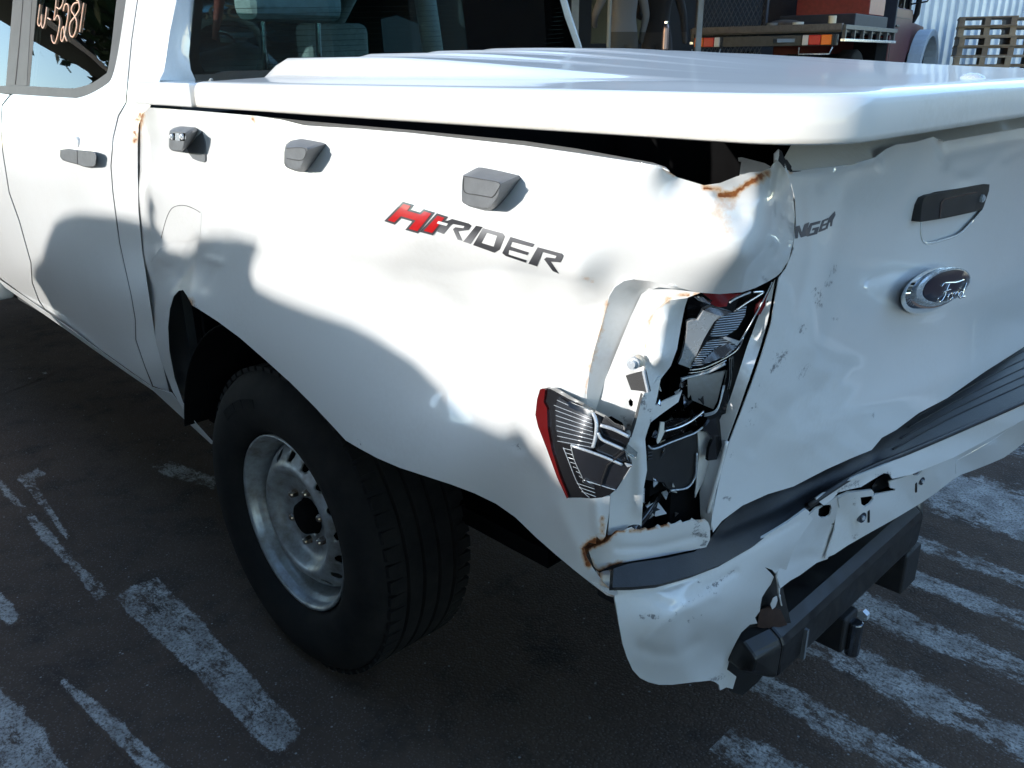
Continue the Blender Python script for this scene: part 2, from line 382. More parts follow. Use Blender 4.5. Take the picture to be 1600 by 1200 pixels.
# hatch lines on the right run along the yard
def hatch(y0, y1, x0, x1, m):
    q = []
    for x, y in [(x0, y0), (x1, y0), (x1, y1), (x0, y1)]: q.append((x, y, .0005))
    n = 40; V = []; F = []
    for i in range(n+1):
        x = x0+(x1-x0)*i/n
        for j in range(5): V.append((x, y0+(y1-y0)*j/4, .0005))
    for i in range(n):
        for j in range(4): F.append((i*5+j, i*5+5+j, i*5+6+j, i*5+1+j))
    o = mesh_obj('painted_line', V, F, m); at = o.data.color_attributes.new('wear', 'FLOAT_COLOR', 'POINT')
    col = np.zeros((len(V), 4)); col[:, 2] = [min(j, 4-j)/2 for i in range(n+1) for j in range(5)]; col[:, 3] = 1; at.data.foreach_set('color', col.ravel())
    tag(o, kind='structure')
for y0, y1, m in [(2.42, 2.95, PAINT_A), (1.80, 2.36, PAINT_C), (1.60, 1.75, PAINT_A), (1.40, 1.55, PAINT_B), (1.15, 1.35, PAINT_A), (.90, 1.10, PAINT_A), (.68, .85, PAINT_B), (.47, .63, PAINT_A), (.22, .42, PAINT_B), (-.02, .16, PAINT_B), (3.1, 3.6, PAINT_A)]:
    hatch(y0, y1, -.9 if y1 > 1.3 else (-.45 if y1 > .8 else (-.18 if y1 > .5 else -.05)), 4.0, m)
# ================================================================== the damaged pickup
truck = empty('pickup_truck', (-1.6, .9, 0)); tag(truck, 'white pickup with crushed rear corner, torn bumper and smashed tail lamp', 'pickup truck')
PAR_INV = Matrix.Translation((1.6, -.9, 0))
_done = set()
def T(o):                                  # parent under the truck without moving it
    o.parent = truck; o.matrix_parent_inverse = PAR_INV; return o
def P(o, par): o.parent = par; return o
# ---- left bed side ------------------------------------------------
top_edge = [(232, 168), (300, 172.5), (400, 181), (440, 187), (478, 196.5), (560, 201), (640, 208), (720, 216.5), (820, 228), (900, 239.5), (970, 250), (1020, 257.5), (1038, 261), (1048, 270), (1058, 277), (1078, 283), (1100, 289.5), (1125, 286), (1150, 276), (1172, 269), (1190, 268), (1204, 262), (1213, 250), (1221, 238)]
right_edge = [(1226, 250), (1232, 275), (1239, 300), (1242, 340), (1240, 375), (1233, 405), (1222, 424), (1213, 432)]
lamp_top = [(1200, 440), (1180, 450), (1160, 456.5), (1125, 459.5), (1090, 457), (1050, 447), (1015, 439.5), (992, 437), (975, 440), (962, 449), (953, 463), (948, 482), (940, 512), (930, 545), (922, 580), (918, 612), (917, 640), (922, 690), (932, 735), (945, 770), (953, 776), (952, 800), (946, 838), (940, 846), (932, 838), (931, 850), (920, 848), (912, 856), (916, 870), (926, 888), (944, 912), (961, 926), (958, 933)]
bottom = [(948, 930), (928, 915), (900, 893), (870, 868), (838, 840), (805, 808), (775, 787), (742, 771), (705, 757), (665, 744), (625, 731), (590, 716), (562, 701), (545, 691)]
arch = [(540, 688), (518, 664), (490, 634), (455, 599), (415, 563), (375, 528), (340, 502), (312, 484), (300, 477), (292, 462), (286, 453), (279, 454), (271, 463), (265, 482), (262, 512), (264, 548), (272, 590), (285, 628), (305, 660), (334, 692)]
front = [(318, 681), (292, 650), (270, 612), (252, 565), (238, 512), (228, 455), (219, 390), (214, 330), (212, 270), (212, 225), (215, 195), (222, 178)]
BED = top_edge+right_edge+lamp_top+bottom+arch+front
bed_ctr = [
 (232, 168, 'y', .012), (222, 178, 'y', .03), (213, 215, 'y', .04), (212, 270, 'y', .04), (219, 390, 'y', .04), (240, 512, 'y', .045), (270, 605, 'y', .06), (320, 682, 'y', .07),
 (245, 200, 'y', .0), (236, 290, 'y', .0), (245, 400, 'y', .012), (275, 430, 'y', .02), (300, 400, 'y', .012), (335, 400, 'y', -.012), (300, 340, 'y', -.004),
 (300, 250, 'y', -.004), (420, 182, 'y', .004), (480, 198, 'y', -.008), (600, 206, 'y', -.01), (760, 222, 'y', -.012), (900, 240, 'y', -.016), (1030, 260, 'y', -.016),
 (450, 270, 'y', -.012), (600, 280, 'y', -.018), (760, 300, 'y', -.02), (900, 320, 'y', -.022), (1020, 330, 'y', -.016), (1100, 340, 'y', .002),
 (1060, 279, 'y', .012), (1100, 289, 'y', .02), (1150, 276, 'y', .055), (1185, 268, 'y', .085), (1110, 310, 'y', .002),
 (1221, 238, 'x', .0), (1240, 310, 'x', -.004), (1240, 380, 'x', .002), (1213, 432, 'x', .0), (1160, 340, 'y', .026), (1165, 400, 'y', .032), (1120, 410, 'y', .012), (1190, 300, 'y', .055), (1208, 370, 'y', .10), (1215, 310, 'y', .11),
 (650, 372, 'y', -.034), (800, 408, 'y', -.037), (900, 430, 'y', -.030), (960, 425, 'y', -.006), (1040, 430, 'y', .006),
 (380, 330, 'y', -.02), (480, 372, 'y', -.036), (415, 405, 'y', -.024), (470, 420, 'y', -.034), (560, 415, 'y', -.012),
 (630, 446, 'y', .012), (750, 478, 'y', .048), (855, 492, 'y', .042), (930, 470, 'y', .006),
 (600, 500, 'y', -.006), (690, 522, 'y', .020), (800, 545, 'y', .022), (880, 560, 'y', -.012), (915, 600, 'y', -.008),
 (480, 500, 'y', -.034), (560, 560, 'y', -.030), (650, 608, 'y', -.016), (740, 650, 'y', -.015), (840, 640, 'y', -.024), (900, 680, 'y', -.010),
 (350, 470, 'y', -.02), (420, 540, 'y', -.036), (500, 635, 'y', -.042), (545, 690, 'y', -.044), (640, 715, 'y', -.040), (700, 740, 'y', -.034),
 (780, 740, 'y', -.024), (850, 770, 'y', -.018), (925, 770, 'y', .004), (820, 800, 'y', -.010), (900, 850, 'y', .008), (955, 925, 'y', .05), (930, 905, 'y', .03), (800, 800, 'y', -.006), (742, 770, 'y', -.018),
 (290, 458, 'y', -.004), (265, 482, 'y', .012), (263, 540, 'y', .022), (290, 635, 'y', .045)]
bed_creases = [([(318, 368), (308, 410), (298, 455), (296, 475)], 6, -.011), ([(303, 376), (290, 420), (275, 450)], 5, .011), ([(354, 370), (338, 420), (322, 450)], 8, .006),
 ([(246, 392), (243, 415), (240, 440)], 3.5, -.007), ([(250, 410), (256, 417), (268, 419)], 3, .008), ([(322, 404), (345, 410)], 5, -.008), ([(232, 385), (247, 378), (300, 382)], 4, .004), ([(286, 388), (280, 420), (270, 445)], 4, -.005),
 ([(1120, 303), (1150, 300), (1172, 285)], 6, .006), ([(1228, 330), (1222, 355), (1226, 390)], 5, .005), ([(1238, 290), (1232, 360)], 3, -.003),
 ([(806, 690), (812, 700)], 8, .006), ([(870, 790), (890, 830), (905, 860)], 14, -.005), ([(930, 780), (934, 830)], 6, -.005), ([(850, 720), (845, 780)], 20, .008), ([(905, 640), (918, 590)], 8, -.004),
 ([(690, 610), (780, 660)], 26, .004), ([(480, 376), (700, 420), (900, 445)], 18, -.004), ([(556, 695), (610, 720)], 8, -.004)]
FB = Field(bed_ctr, bed_creases)
rust_bed = [([(1126, 306), (1148, 304)], 9), ([(1126, 318), (1140, 322)], 15, .42), ([(1128, 335), (1136, 360)], 18, .33), ([(1150, 300), (1172, 285), (1196, 270)], 7), ([(1100, 293), (1125, 296)], 7, .8), ([(1040, 262), (1052, 272)], 6, .8),
 ([(1180, 285), (1200, 272)], 9, .6), ([(219, 180), (211, 205), (209, 225)], 12, .95), ([(395, 184), (397, 189)], 5, .9), ([(842, 245), (850, 246)], 4, .8), ([(950, 470), (944, 500)], 4.5, .8), ([(940, 520), (925, 565), (918, 610)], 5, .75),
 ([(945, 845), (930, 845), (914, 858), (920, 880)], 10), ([(940, 810), (942, 840)], 5, .8), ([(300, 476), (295, 468)], 5), ([(912, 434), (926, 440)], 4, .4), ([(1102, 264), (1110, 262)], 3, .5), ([(958, 928), (940, 912)], 7, .7)]
grime_bed = [([(806, 694), (812, 702)], 4), ([(1190, 432), (1200, 440)], 4), ([(1226, 380), (1228, 392)], 2.5), ([(562, 690), (566, 697)], 3), ([(300, 470), (308, 482)], 5)]
bed = T(patch('bed_side', BED, FB, WHITE, step=6, rust=rust_bed, grime=grime_bed)); tag(bed, 'buckled white bed side with rusty torn edges')
# fuel flap: outlined panel in the front of the bed side
flap = patch('fuel_flap', spline([(236, 410), (246, 372), (258, 338), (268, 325), (282, 322), (311, 328), (314, 345), (312, 372)], 4)+[(300, 376), (272, 378), (250, 388)], FB, WHITE, bed, step=6, off=.0016, thick=.0008)
strip('flap_gap', [(252, 372), (259, 345), (266, 329), (274, 322.5), (288, 321), (303, 326), (313, 332)], FB, .0009, SEAL, bed, .0012, n=4)
# rolled inner lip of the rail, seen where the rail has sagged
FRL = Field([(478, 196, 'y', .0), (900, 239, 'y', .0), (1038, 261, 'y', -.005), (1038, 250, 'y', .05), (478, 190, 'y', .05), (900, 230, 'y', .05)])
lip = patch('rail_lip', [(400, 180.5), (478, 196), (640, 207.5), (820, 227.5), (900, 239), (1030, 259), (1046, 267), (1040, 261), (1020, 254), (900, 232), (820, 220.5), (640, 203), (478, 189)], FRL, WHITE_IN, bed, step=6)
# ---- lettering on the bed side -------------------------------------
DEC_RED = mat('decal_red', (.42, .008, .01), .3, coat=.5); DEC_GREY = mat('decal_grey', (.06, .06, .066), .3, coat=.5)
def fade(name, a, b, px0, px1):
    m = mat(name, a, .3, coat=.5); nt = m.node_tree; tc = nt.nodes.new('ShaderNodeTexCoord'); s = nt.nodes.new('ShaderNodeSeparateXYZ'); nt.links.new(tc.outputs['Generated'], s.inputs[0])
    r = nt.nodes.new('ShaderNodeValToRGB'); r.color_ramp.elements[0].position = px0; r.color_ramp.elements[0].color = (*a, 1); r.color_ramp.elements[1].position = px1; r.color_ramp.elements[1].color = (*b, 1)
    nt.links.new(s.outputs['Z'], r.inputs[0]); nt.links.new(r.outputs[0], nt.nodes['Principled BSDF'].inputs['Base Color']); return m
DEC_FADE = fade('decal_fade', (.22, .22, .23), (.045, .045, .05), .05, .8); DEC_FADE2 = fade('decal_fade_down', (.03, .03, .035), (.13, .13, .14), .1, .9); DEC_FADE3 = fade('decal_fade_pale', (.05, .05, .055), (.26, .26, .27), .25, .95)
c3 = C(560, 280, 4)
def letter(name, pts, m, cr, field, par, off=.0016, red=None):
    o = patch(name, cr(*pts), field, m, par, step=5, thick=.0003, off=off)
    if red: patch('letter_fill', inset(cr(*pts), red), field, DEC_RED, par, step=4, thick=.0003, off=off+.0012)
    return o
for nm, pts, m, red in [
 ('letter_h', [(278, 140), (347, 160), (325, 190), (385, 207), (408, 186), (478, 208), (372, 340), (292, 317), (335, 265), (268, 245), (227, 285), (160, 262)], DEC_GREY, 3.2),
 ('letter_i', [(490, 212), (560, 235), (465, 352), (383, 330)], DEC_GREY, 3.4),
 ('letter_r', [(520, 262), (560, 258), (585, 248), (690, 277), (706, 292), (688, 318), (622, 326), (648, 385), (620, 378), (590, 312), (605, 300), (655, 306), (662, 294), (590, 280), (575, 290), (530, 342), (492, 328)], DEC_FADE, None),
 ('letter_i', [(735, 290), (775, 298), (700, 405), (655, 390)], DEC_FADE, None),
 ('letter_e', [(950, 360), (1098, 405), (1085, 425), (960, 392), (948, 420), (1062, 458), (1055, 475), (940, 442), (935, 470), (1050, 508), (1045, 522), (920, 480), (898, 462)], DEC_FADE2, None),
 ('letter_r', [(1120, 425), (1270, 465), (1280, 480), (1262, 520), (1200, 515), (1252, 590), (1215, 575), (1160, 500), (1175, 488), (1230, 495), (1238, 480), (1150, 455), (1115, 545), (1062, 528)], DEC_FADE2, None)]:
    letter(nm, pts, m, c3, FB, bed, red=red)
patch('letter_d', c3((778, 305), (900, 338), (913, 358), (882, 440), (850, 460), (716, 412)), FB, DEC_FADE3, bed, step=5, thick=.0003, off=.0016, holes=[c3((800, 335), (866, 354), (845, 422), (768, 398))])
patch('letter_hyphen', c3((500, 262), (560, 278), (550, 292), (490, 276)), FB, WHITE, bed, step=4, thick=.0003, off=.0034)
# ---- lamp recess and inner panels ----------------------------------
lamp_ctr = [(948, 482, 'y', .0), (918, 620, 'y', -.008), (992, 437, 'y', .004), (1050, 447, 'y', .012), (985, 490, 'y', .026), (955, 560, 'y', .02), (935, 640, 'y', .012), (1018, 452, 'y', .032), (1090, 458, 'y', .05)]
FR = Field(lamp_ctr)
T(patch('lamp_recess', [(1085, 456), (1050, 446), (1015, 438.5), (992, 436), (975, 439), (961, 448), (952, 463), (947, 482), (939, 512), (929, 545), (921, 580), (917, 612), (916, 650), (926, 656), (936, 625), (945, 595), (957, 565), (972, 528), (986, 494), (998, 470), (1012, 454), (1030, 449), (1060, 452)], FR, WHITE_IN, step=5, rust=[([(948, 476), (940, 512), (922, 580)], 4, .5)]))
FM = Field([(1005, 455, 'y', .027), (1090, 460, 'y', .055), (985, 495, 'y', .024), (945, 600, 'y', .014), (1012, 600, 'y', .03), (1040, 475, 'y', .042), (990, 700, 'y', .03), (1008, 552, 'y', .034)], [([(1000, 560), (985, 640)], 9, .004)])
c5 = C(940, 420, 5.3333); c6 = C(820, 590, 5)
mount = T(patch('lamp_mount_panel', [(1019, 448), (1056, 451), (1094, 457.5), (1072, 466), (1046, 469.5), (1026, 483), (1015, 501), (1009, 530), (1006.5, 552), (1009, 585), (1011, 607), (1003, 640), (994, 675), (984, 682), (972, 660), (955, 650), (945, 655), (926, 655), (936, 625), (945, 595), (957, 565), (972, 528), (986, 494), (1002, 460)], FM, WHITE_IN, step=6,
 holes=[[(982, 627), (985, 623), (989, 627), (989, 633), (986, 636), (983, 633)]], rust=[([(1046, 469), (1015, 500)], 3, .7), ([(1040, 466), (1092, 458)], 3, .8)], grime=[([(975, 655), (990, 672)], 7, .9)]))
FBX = Field([(1046, 470, 'y', .04), (1015, 501, 'y', .03), (1007, 552, 'y', .026), (1014, 600, 'y', .026), (1045, 500, 'y', .036), (1035, 560, 'y', .030), (1072, 468, 'y', .06), (1066, 500, 'x', -.035), (1050, 565, 'x', -.04), (1036, 588, 'x', -.05)])
T(patch('boxed_pillar', [(1046, 469.5), (1075, 465), (1070, 480), (1064, 510), (1058, 545), (1048, 572), (1034, 590), (1028, 598), (1018, 606), (1012, 600), (1009, 585), (1006.5, 552), (1009, 530), (1015, 501), (1026, 483)], FBX, WHITE_IN, step=5, thick=.004, rust=[([(1046, 470), (1022, 487), (1015, 501), (1008, 545)], 2.5, .6)]))
FCOL = Field([(1032, 592, 'y', .048), (1010, 606, 'y', .026), (1000, 640, 'y', .022), (1020, 650, 'y', .045), (986, 680, 'y', .02), (1008, 686, 'y', .045), (960, 780, 'y', .04), (1005, 790, 'y', .08), (985, 740, 'y', .045), (956, 830, 'y', .05), (1000, 826, 'y', .09)], [([(1000, 700), (1000, 800)], 8, -.006)])
T(patch('corner_post', [(1012, 606), (1020, 602), (1033, 588), (1028, 615), (1020, 650), (1012, 672), (1008, 686), (1010, 712), (1011, 735), (1006, 762), (1004, 792), (1002, 828), (950, 836), (952, 806), (954, 770), (970, 730), (984, 684), (994, 650), (1003, 625)], FCOL, WHITE_IN, step=6, thick=.003, grime=[([(1010, 606), (1005, 630), (1013, 640)], 7, .8), ([(1016, 640), (1018, 660)], 3), ([(978, 800), (982, 808)], 3)]))
strip_f = Field([(990, 620, 'y', .016), (1003, 640, 'y', .018), (985, 680, 'y', .012), (1000, 600, 'y', .02)])
patch('bracket_shadow_gap', [(1001, 614), (1004, 616), (993, 662), (986, 684), (983, 676), (992, 650)], strip_f, SEAL, mount, step=5)
FD = Field([(980, 590, 'y', .006), (1010, 590, 'y', .010), (990, 610, 'y', .006)])
clip = T(patch('lamp_clip', c5((200, 890), (345, 850), (385, 1030), (330, 1020), (245, 1010)), FD, BLACK, step=5, thick=.008))
patch('clip_edge', c5((335, 855), (350, 845), (390, 1030), (375, 1035)), FD, SATIN, clip, step=4, off=.003, thick=.004)
for cx, cy, r in ((275, 785, 32),):
    q = c5((cx, cy))[0]; a = FD([q], .0)[0]; d = Vector((.25, -.9, .1)).normalized()
    bm = bmesh.new(); cyl(bm, Vector(a)-d*.012, Vector(a)+d*.006, .008, n=16); cyl(bm, Vector(a)+d*.006, Vector(a)+d*.011, .005, n=12); bm_obj('clip_screw', bm, SATIN, clip, smooth=False)
q = c5((310, 770))[0]; a = Vector(FD([q], -.006)[0]); bm = bmesh.new(); bmesh.ops.create_uvsphere(bm, u_segments=12, v_segments=8, radius=.008, matrix=Matrix.Translation(a)); bm_obj('clip_grommet', bm, mat('pale_grommet', (.55, .5, .42), .5), clip, smooth=True)
# dark back of the cavity
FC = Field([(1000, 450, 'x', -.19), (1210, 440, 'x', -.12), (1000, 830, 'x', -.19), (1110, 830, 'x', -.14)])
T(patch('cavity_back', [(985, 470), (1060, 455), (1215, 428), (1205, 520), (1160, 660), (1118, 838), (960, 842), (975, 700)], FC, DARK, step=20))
# ---- smashed tail lamp, the part still in place ---------------------
lamp = T(empty('tail_lamp')); tag(lamp, 'smashed tail lamp remains in dark opening')
lamp.location = (0, 0, 0)
FL = Field([(1080, 470, 'x', -.065), (1190, 450, 'x', -.02), (1060, 570, 'x', -.09), (1150, 560, 'x', -.04), (1130, 640, 'x', -.055), (1090, 640, 'x', -.08)])
FLb = Field([(1080, 470, 'x', -.10), (1200, 450, 'x', -.035), (1060, 570, 'x', -.12), (1160, 560, 'x', -.06), (1130, 640, 'x', -.075), (1090, 640, 'x', -.11), (1110, 820, 'x', -.10)])
def LP(name, pts, m, f=FL, cr=c5, off=0.0, thick=.002, step=4, par=None, **k): return patch(name, cr(*pts), f, m, par or lamp, step=step, thick=thick, off=off, **k)
hs = LP('lamp_housing', [(720, 255), (840, 200), (1160, 208), (1330, 148), (1490, 20), (1450, 140), (1370, 330), (1230, 560), (1180, 730), (1110, 980), (1060, 1200), (960, 1200), (985, 1120), (1040, 900), (1060, 740), (840, 830), (730, 850), (650, 800), (700, 600), (705, 450)], GLOSSBLK, FLb, thick=.006, step=7)
LP('red_lens', [(835, 200), (1020, 204), (1165, 208), (1065, 258), (1042, 312), (975, 318), (900, 292), (925, 268), (880, 235)], REDLENS, off=.004)
LP('red_lens', [(1285, 300), (1360, 232), (1402, 190), (1372, 290), (1325, 378), (1275, 392)], REDLENS, off=.004)
LP('reflector_box', [(715, 445), (760, 430), (805, 432), (850, 345), (900, 318), (1000, 335), (1090, 362), (1000, 395), (940, 440), (890, 520), (850, 590), (740, 830), (690, 810), (640, 792), (665, 740), (700, 600), (712, 520)], SATIN, thick=.006)
LP('reflector_facet', [(850, 345), (900, 318), (1090, 362), (1000, 392), (960, 385)], CHROME, off=.006)
LP('reflector_facet', [(770, 235), (850, 240), (905, 285), (880, 292), (800, 260)], SATIN, off=.002)
RIB = mat('ribbed_reflector', (.30, .33, .37), .2, .5)
def ribs(m, sc, rot=0):
    nt = m.node_tree; tc = nt.nodes.new('ShaderNodeTexCoord'); mp = nt.nodes.new('ShaderNodeMapping'); mp.inputs['Rotation'].default_value = (rot, 0, 0); w = nt.nodes.new('ShaderNodeTexWave'); w.wave_type = 'BANDS'; w.bands_direction = 'Z'; w.inputs['Scale'].default_value = sc
    nt.links.new(tc.outputs['Object'], mp.inputs[0]); nt.links.new(mp.outputs[0], w.inputs['Vector']); bp = nt.nodes.new('ShaderNodeBump'); bp.inputs['Strength'].default_value = 1; bp.inputs['Distance'].default_value = .002
    nt.links.new(w.outputs[0], bp.inputs['Height']); rp = nt.nodes.new('ShaderNodeValToRGB'); rp.color_ramp.elements[0].color = (.03, .035, .045, 1); rp.color_ramp.elements[1].color = (.55, .62, .70, 1); nt.links.new(w.outputs[0], rp.inputs[0]); nt.links.new(rp.outputs[0], nt.nodes['Principled BSDF'].inputs['Base Color']); nt.links.new(bp.outputs[0], nt.nodes['Principled BSDF'].inputs['Normal'])
ribs(RIB, 90)  # rib highlights and dark grooves are painted into the base colour
LP('ribbed_reflector', [(1000, 402), (1080, 372), (1210, 308), (1195, 390), (1130, 500), (1020, 572), (930, 562), (905, 560), (955, 455)], RIB, off=.005)
LP('ribbed_reflector', [(880, 612), (1020, 572), (1150, 605), (1120, 660), (1040, 728), (930, 770), (845, 800), (760, 815), (740, 830), (800, 730)], RIB, off=.005)
LP('mirror_facet', [(830, 780), (960, 660), (1060, 625), (1120, 650), (1040, 725), (930, 765), (860, 790)], mat('sky_mirror', (.8, .83, .86), .05, 1), off=.008)
LP('lamp_divider', [(1012, 578), (1040, 568), (1155, 606), (1132, 640)], SATIN, off=.009)
def LS(name, pts, r, m=CHROME, f=FL, cr=c5, off=.006, par=None): return strip(name, cr(*pts), f, r*.55, m, par or lamp, off)
LS('chrome_rim', [(735, 845), (860, 822), (1040, 738), (1140, 662), (1180, 570)], .0022); LS('chrome_rim', [(720, 870), (870, 845), (1040, 762)], .0016)
LS('chrome_blade', [(660, 920), (720, 905), (880, 862), (1030, 790)], .0045, SATIN); LS('chrome_rim', [(650, 985), (665, 940), (720, 905)], .0025)
LS('chrome_rim', [(1065, 282), (1120, 245), (1240, 195)], .003, SATIN); LS('chrome_rim', [(1120, 345), (1210, 282), (1335, 205), (1335, 190), (1260, 195)], .0035, CHROME)
LS('lens_edge', [(1420, 110), (1380, 200), (1230, 480), (1150, 610)], .002, SATIN); LS('lens_edge', [(1480, 40), (1440, 150), (1380, 280)], .0018, BLACK)
LS('lens_shard', [(800, 232), (900, 290)], .0035, CHROME)
for k in range(4): LS('housing_rib', [(1065+14*k, 735-4*k), (1068+14*k, 900), (1040+14*k, 1040), (985+16*k, 1190)], .0012, SATIN, FLb, off=.005)
LP('housing_arm', [(1110, 720), (1180, 600), (1240, 540), (1245, 600), (1190, 740), (1150, 900), (1100, 1060), (1060, 1200), (1040, 1200), (1085, 960), (1100, 820)], BLACK, FLb, off=.008, thick=.01)
LP('inner_panel', [(715, 895), (900, 880), (1035, 845), (1005, 940), (965, 1100), (930, 1170), (720, 1080)], WHITE_IN, FLb, off=-.01, step=6)
# lower half of the cavity
FL2 = Field([(1010, 690, 'x', -.09), (1100, 650, 'x', -.06), (1090, 760, 'x', -.07), (1010, 760, 'x', -.09)])
LP('lens_fragment', [(1035, 510), (1058, 362), (1160, 322), (1300, 312), (1402, 258), (1405, 285), (1280, 360), (1245, 440), (1130, 470)], GLASS2, FL2, c6, off=.012)
LP('broken_lens_edge', [(1062, 348), (1092, 352), (1088, 400), (1090, 430), (1062, 490), (1040, 518), (1032, 500), (1050, 420)], mat('frosted_break', (.7, .68, .62), .5), FL2, c6, off=.016)
LS('chrome_rim', [(965, 530), (985, 552), (1030, 552), (1130, 510), (1240, 468), (1330, 432), (1390, 388)], .0025, SATIN, FL2, c6, .012)
LS('chrome_rim', [(1090, 420), (1200, 390), (1300, 340), (1400, 262)], .003, CHROME, FL2, c6, .016)
LP('bulb_box', [(955, 560), (1040, 560), (1340, 440), (1352, 600), (1335, 780), (1262, 868), (1140, 882), (1090, 820), (950, 800)], BLACK, FL2, c6, thick=.012, step=7)
LS('chrome_rim', [(1345, 590), (1340, 700), (1332, 775), (1270, 860), (1140, 882)], .0028, SATIN, FL2, c6, .006)
LP('housing_corner', [(1380, 420), (1480, 300), (1590, 260), (1560, 480), (1500, 640), (1430, 650), (1440, 560), (1470, 480), (1420, 420)], GLOSSBLK, Field([(1100, 660, 'x', -.055), (1140, 660, 'x', -.04), (1110, 720, 'x', -.05)]), c6, thick=.006)
LP('housing_trim', [(1400, 300), (1500, 250), (1560, 100), (1600, 90), (1570, 280), (1450, 330)], GLOSSBLK, Field([(1100, 660, 'x', -.05), (1140, 600, 'x', -.035), (1110, 650, 'x', -.045)]), c6, thick=.004)
for k in range(3): LS('trim_line', [(1400, 285+9*k), (1480, 262+9*k), (1520, 200+10*k), (1550+6*k, 60)], .0013, SATIN, Field([(1100, 660, 'x', -.05), (1140, 600, 'x', -.035), (1110, 650, 'x', -.045)]), c6, .004)
for k in range(4): LS('plug_rib', [(955, 560+26*k), (990, 556+26*k)], .004, BLACK, FL2, c6, .006)
FH = Field([(1000, 825, 'x', -.10), (1040, 760, 'x', -.12), (1060, 800, 'x', -.12)])
tube('wiring_hose', spline([tuple(v) for v in FH(c6((830, 1200), (930, 1080), (1010, 950), (1080, 850), (1130, 780)))], 5), .0085, GLOSSBLK, lamp, 10)
LP('hose_clip', [(1045, 880), (1070, 900), (1000, 985), (955, 1020), (950, 1000)], CHROME, FH, c6, off=.014)
LP('plastic_shard', [(1190, 965), (1235, 985), (1228, 1022), (1188, 1010)], mat('pale_shard', (.6, .57, .5), .4), FH, c6, off=.01)
LP('cable_tray', [(1350, 420), (1450, 430), (1440, 640), (1420, 760), (1350, 900), (1330, 940), (1345, 780), (1360, 600)], WHITE_IN, FL2, c6, off=-.008, step=6); LP('inner_flange', [(960, 250), (1090, 180), (1200, 130), (1230, 100), (1200, 190), (1060, 290), (970, 360)], WHITE_IN, FL2, c6, off=-.012, step=6)
LP('plastic_shard', [(1120, 870), (1280, 880), (1330, 960), (1340, 1000), (1250, 1010), (1180, 960)], BLACK, FH, c6, off=.004); LP('plastic_shard', [(1230, 1020), (1330, 1040), (1390, 1090), (1290, 1080)], SATIN, FH, c6, off=.004)
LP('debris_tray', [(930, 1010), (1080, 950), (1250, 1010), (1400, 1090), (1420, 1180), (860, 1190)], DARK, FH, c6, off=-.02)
rs = random.Random(11); SHM = [CHROME, SATIN, CHROME, GLASS2, WHITE_IN, BLACK]
for k in range(34):
    cx, cy = rs.uniform(1012, 1102), rs.uniform(600, 815); t = (cy-600)/215; cx -= 22*t; L1 = rs.uniform(6, 17); a = rs.uniform(0, 6.28)
    tri = [(cx+L1*math.cos(a+j*2.1+rs.uniform(-.5, .5))*rs.uniform(.35, 1.1), cy+L1*math.sin(a+j*2.1+rs.uniform(-.5, .5))*rs.uniform(.5, 1.4)) for j in range(rs.choice((3, 4)))]
    d0 = rs.uniform(-.10, -.065)-.02*t
    try: patch('lens_shard', tri, Field([(cx-9, cy, 'x', d0+rs.uniform(-.012, .012)), (cx+9, cy-3, 'x', d0+rs.uniform(-.012, .012)), (cx, cy+10, 'x', d0+rs.uniform(-.012, .012))]), SHM[k % 6], lamp, step=8, thick=.0015)
    except Exception: pass
# ---- rear face beside the tailgate --------------------------------
FJ = Field([(1213, 434, 'x', -.006), (1200, 480, 'x', -.012), (1165, 560, 'x', -.02), (1140, 660, 'x', -.03), (1115, 760, 'x', -.05), (1105, 830, 'x', -.06), (1180, 540, 'x', -.025), (1105, 720, 'x', -.07), (1095, 800, 'x', -.075)])
T(patch('lamp_jamb', [(1211, 436), (1207, 460), (1199, 505), (1187, 545), (1170, 595), (1152, 645), (1135, 690), (1124, 735), (1114, 790), (1111, 828), (1098, 826), (1094, 800), (1093, 770), (1100, 735), (1112, 700), (1105, 690), (1120, 665), (1140, 625), (1155, 580), (1168, 540), (1185, 495), (1196, 470)], FJ, WHITE_IN, step=5, grime=[([(1162, 640), (1158, 652)], 3), ([(1128, 700), (1124, 712)], 3)]))
strip('torn_jamb_edge', [(1135, 690), (1124, 735), (1113, 775), (1106, 800)], FJ, .0035, WHITE, bed, .004)
# ---- rear lower corner --------------------------------------------
c9 = C(880, 780, 6.6667)
FV = Field([(922, 858, 'y', .03), (935, 880, 'y', .04), (960, 835, 'x', -.10), (1000, 830, 'x', -.085), (1105, 815, 'x', -.05), (1105, 850, 'x', -.055), (1030, 860, 'x', -.085), (960, 882, 'x', -.11)], [([(965, 857), (1020, 855), (1090, 838)], 5, .004)])
val = T(patch('rear_sill_panel', c9((262, 525), (300, 500), (440, 442), (480, 405), (535, 350), (560, 335), (630, 335), (680, 310), (720, 298), (750, 318), (800, 322), (860, 302), (890, 318), (960, 300), (990, 268), (1020, 285), (1080, 268), (1105, 248), (1130, 268), (1170, 258), (1230, 225), (1250, 250), (1330, 222), (1345, 203), (1380, 225), (1440, 222), (1475, 212), (1510, 240), (1530, 300), (1530, 420), (1490, 500), (1300, 540), (1000, 600), (600, 665), (500, 690), (440, 720), (400, 742), (360, 752), (320, 700), (285, 600)), FV, WHITE, step=5, thick=.002,
 rust=[(c9((262, 525), (440, 442), (540, 345)), 4, .95), (c9((560, 335), (900, 310), (1100, 265)), 3.2, .8), (c9((360, 752), (440, 715), (520, 690), (600, 672)), 6), (c9((300, 640), (350, 740)), 3, .6), (c9((1340, 215), (1480, 220)), 2, .5)], grime=[(c9((1390, 240), (1400, 300), (1380, 380), (1480, 370)), 9, .85), (c9((1460, 470), (1490, 440)), 5)]))
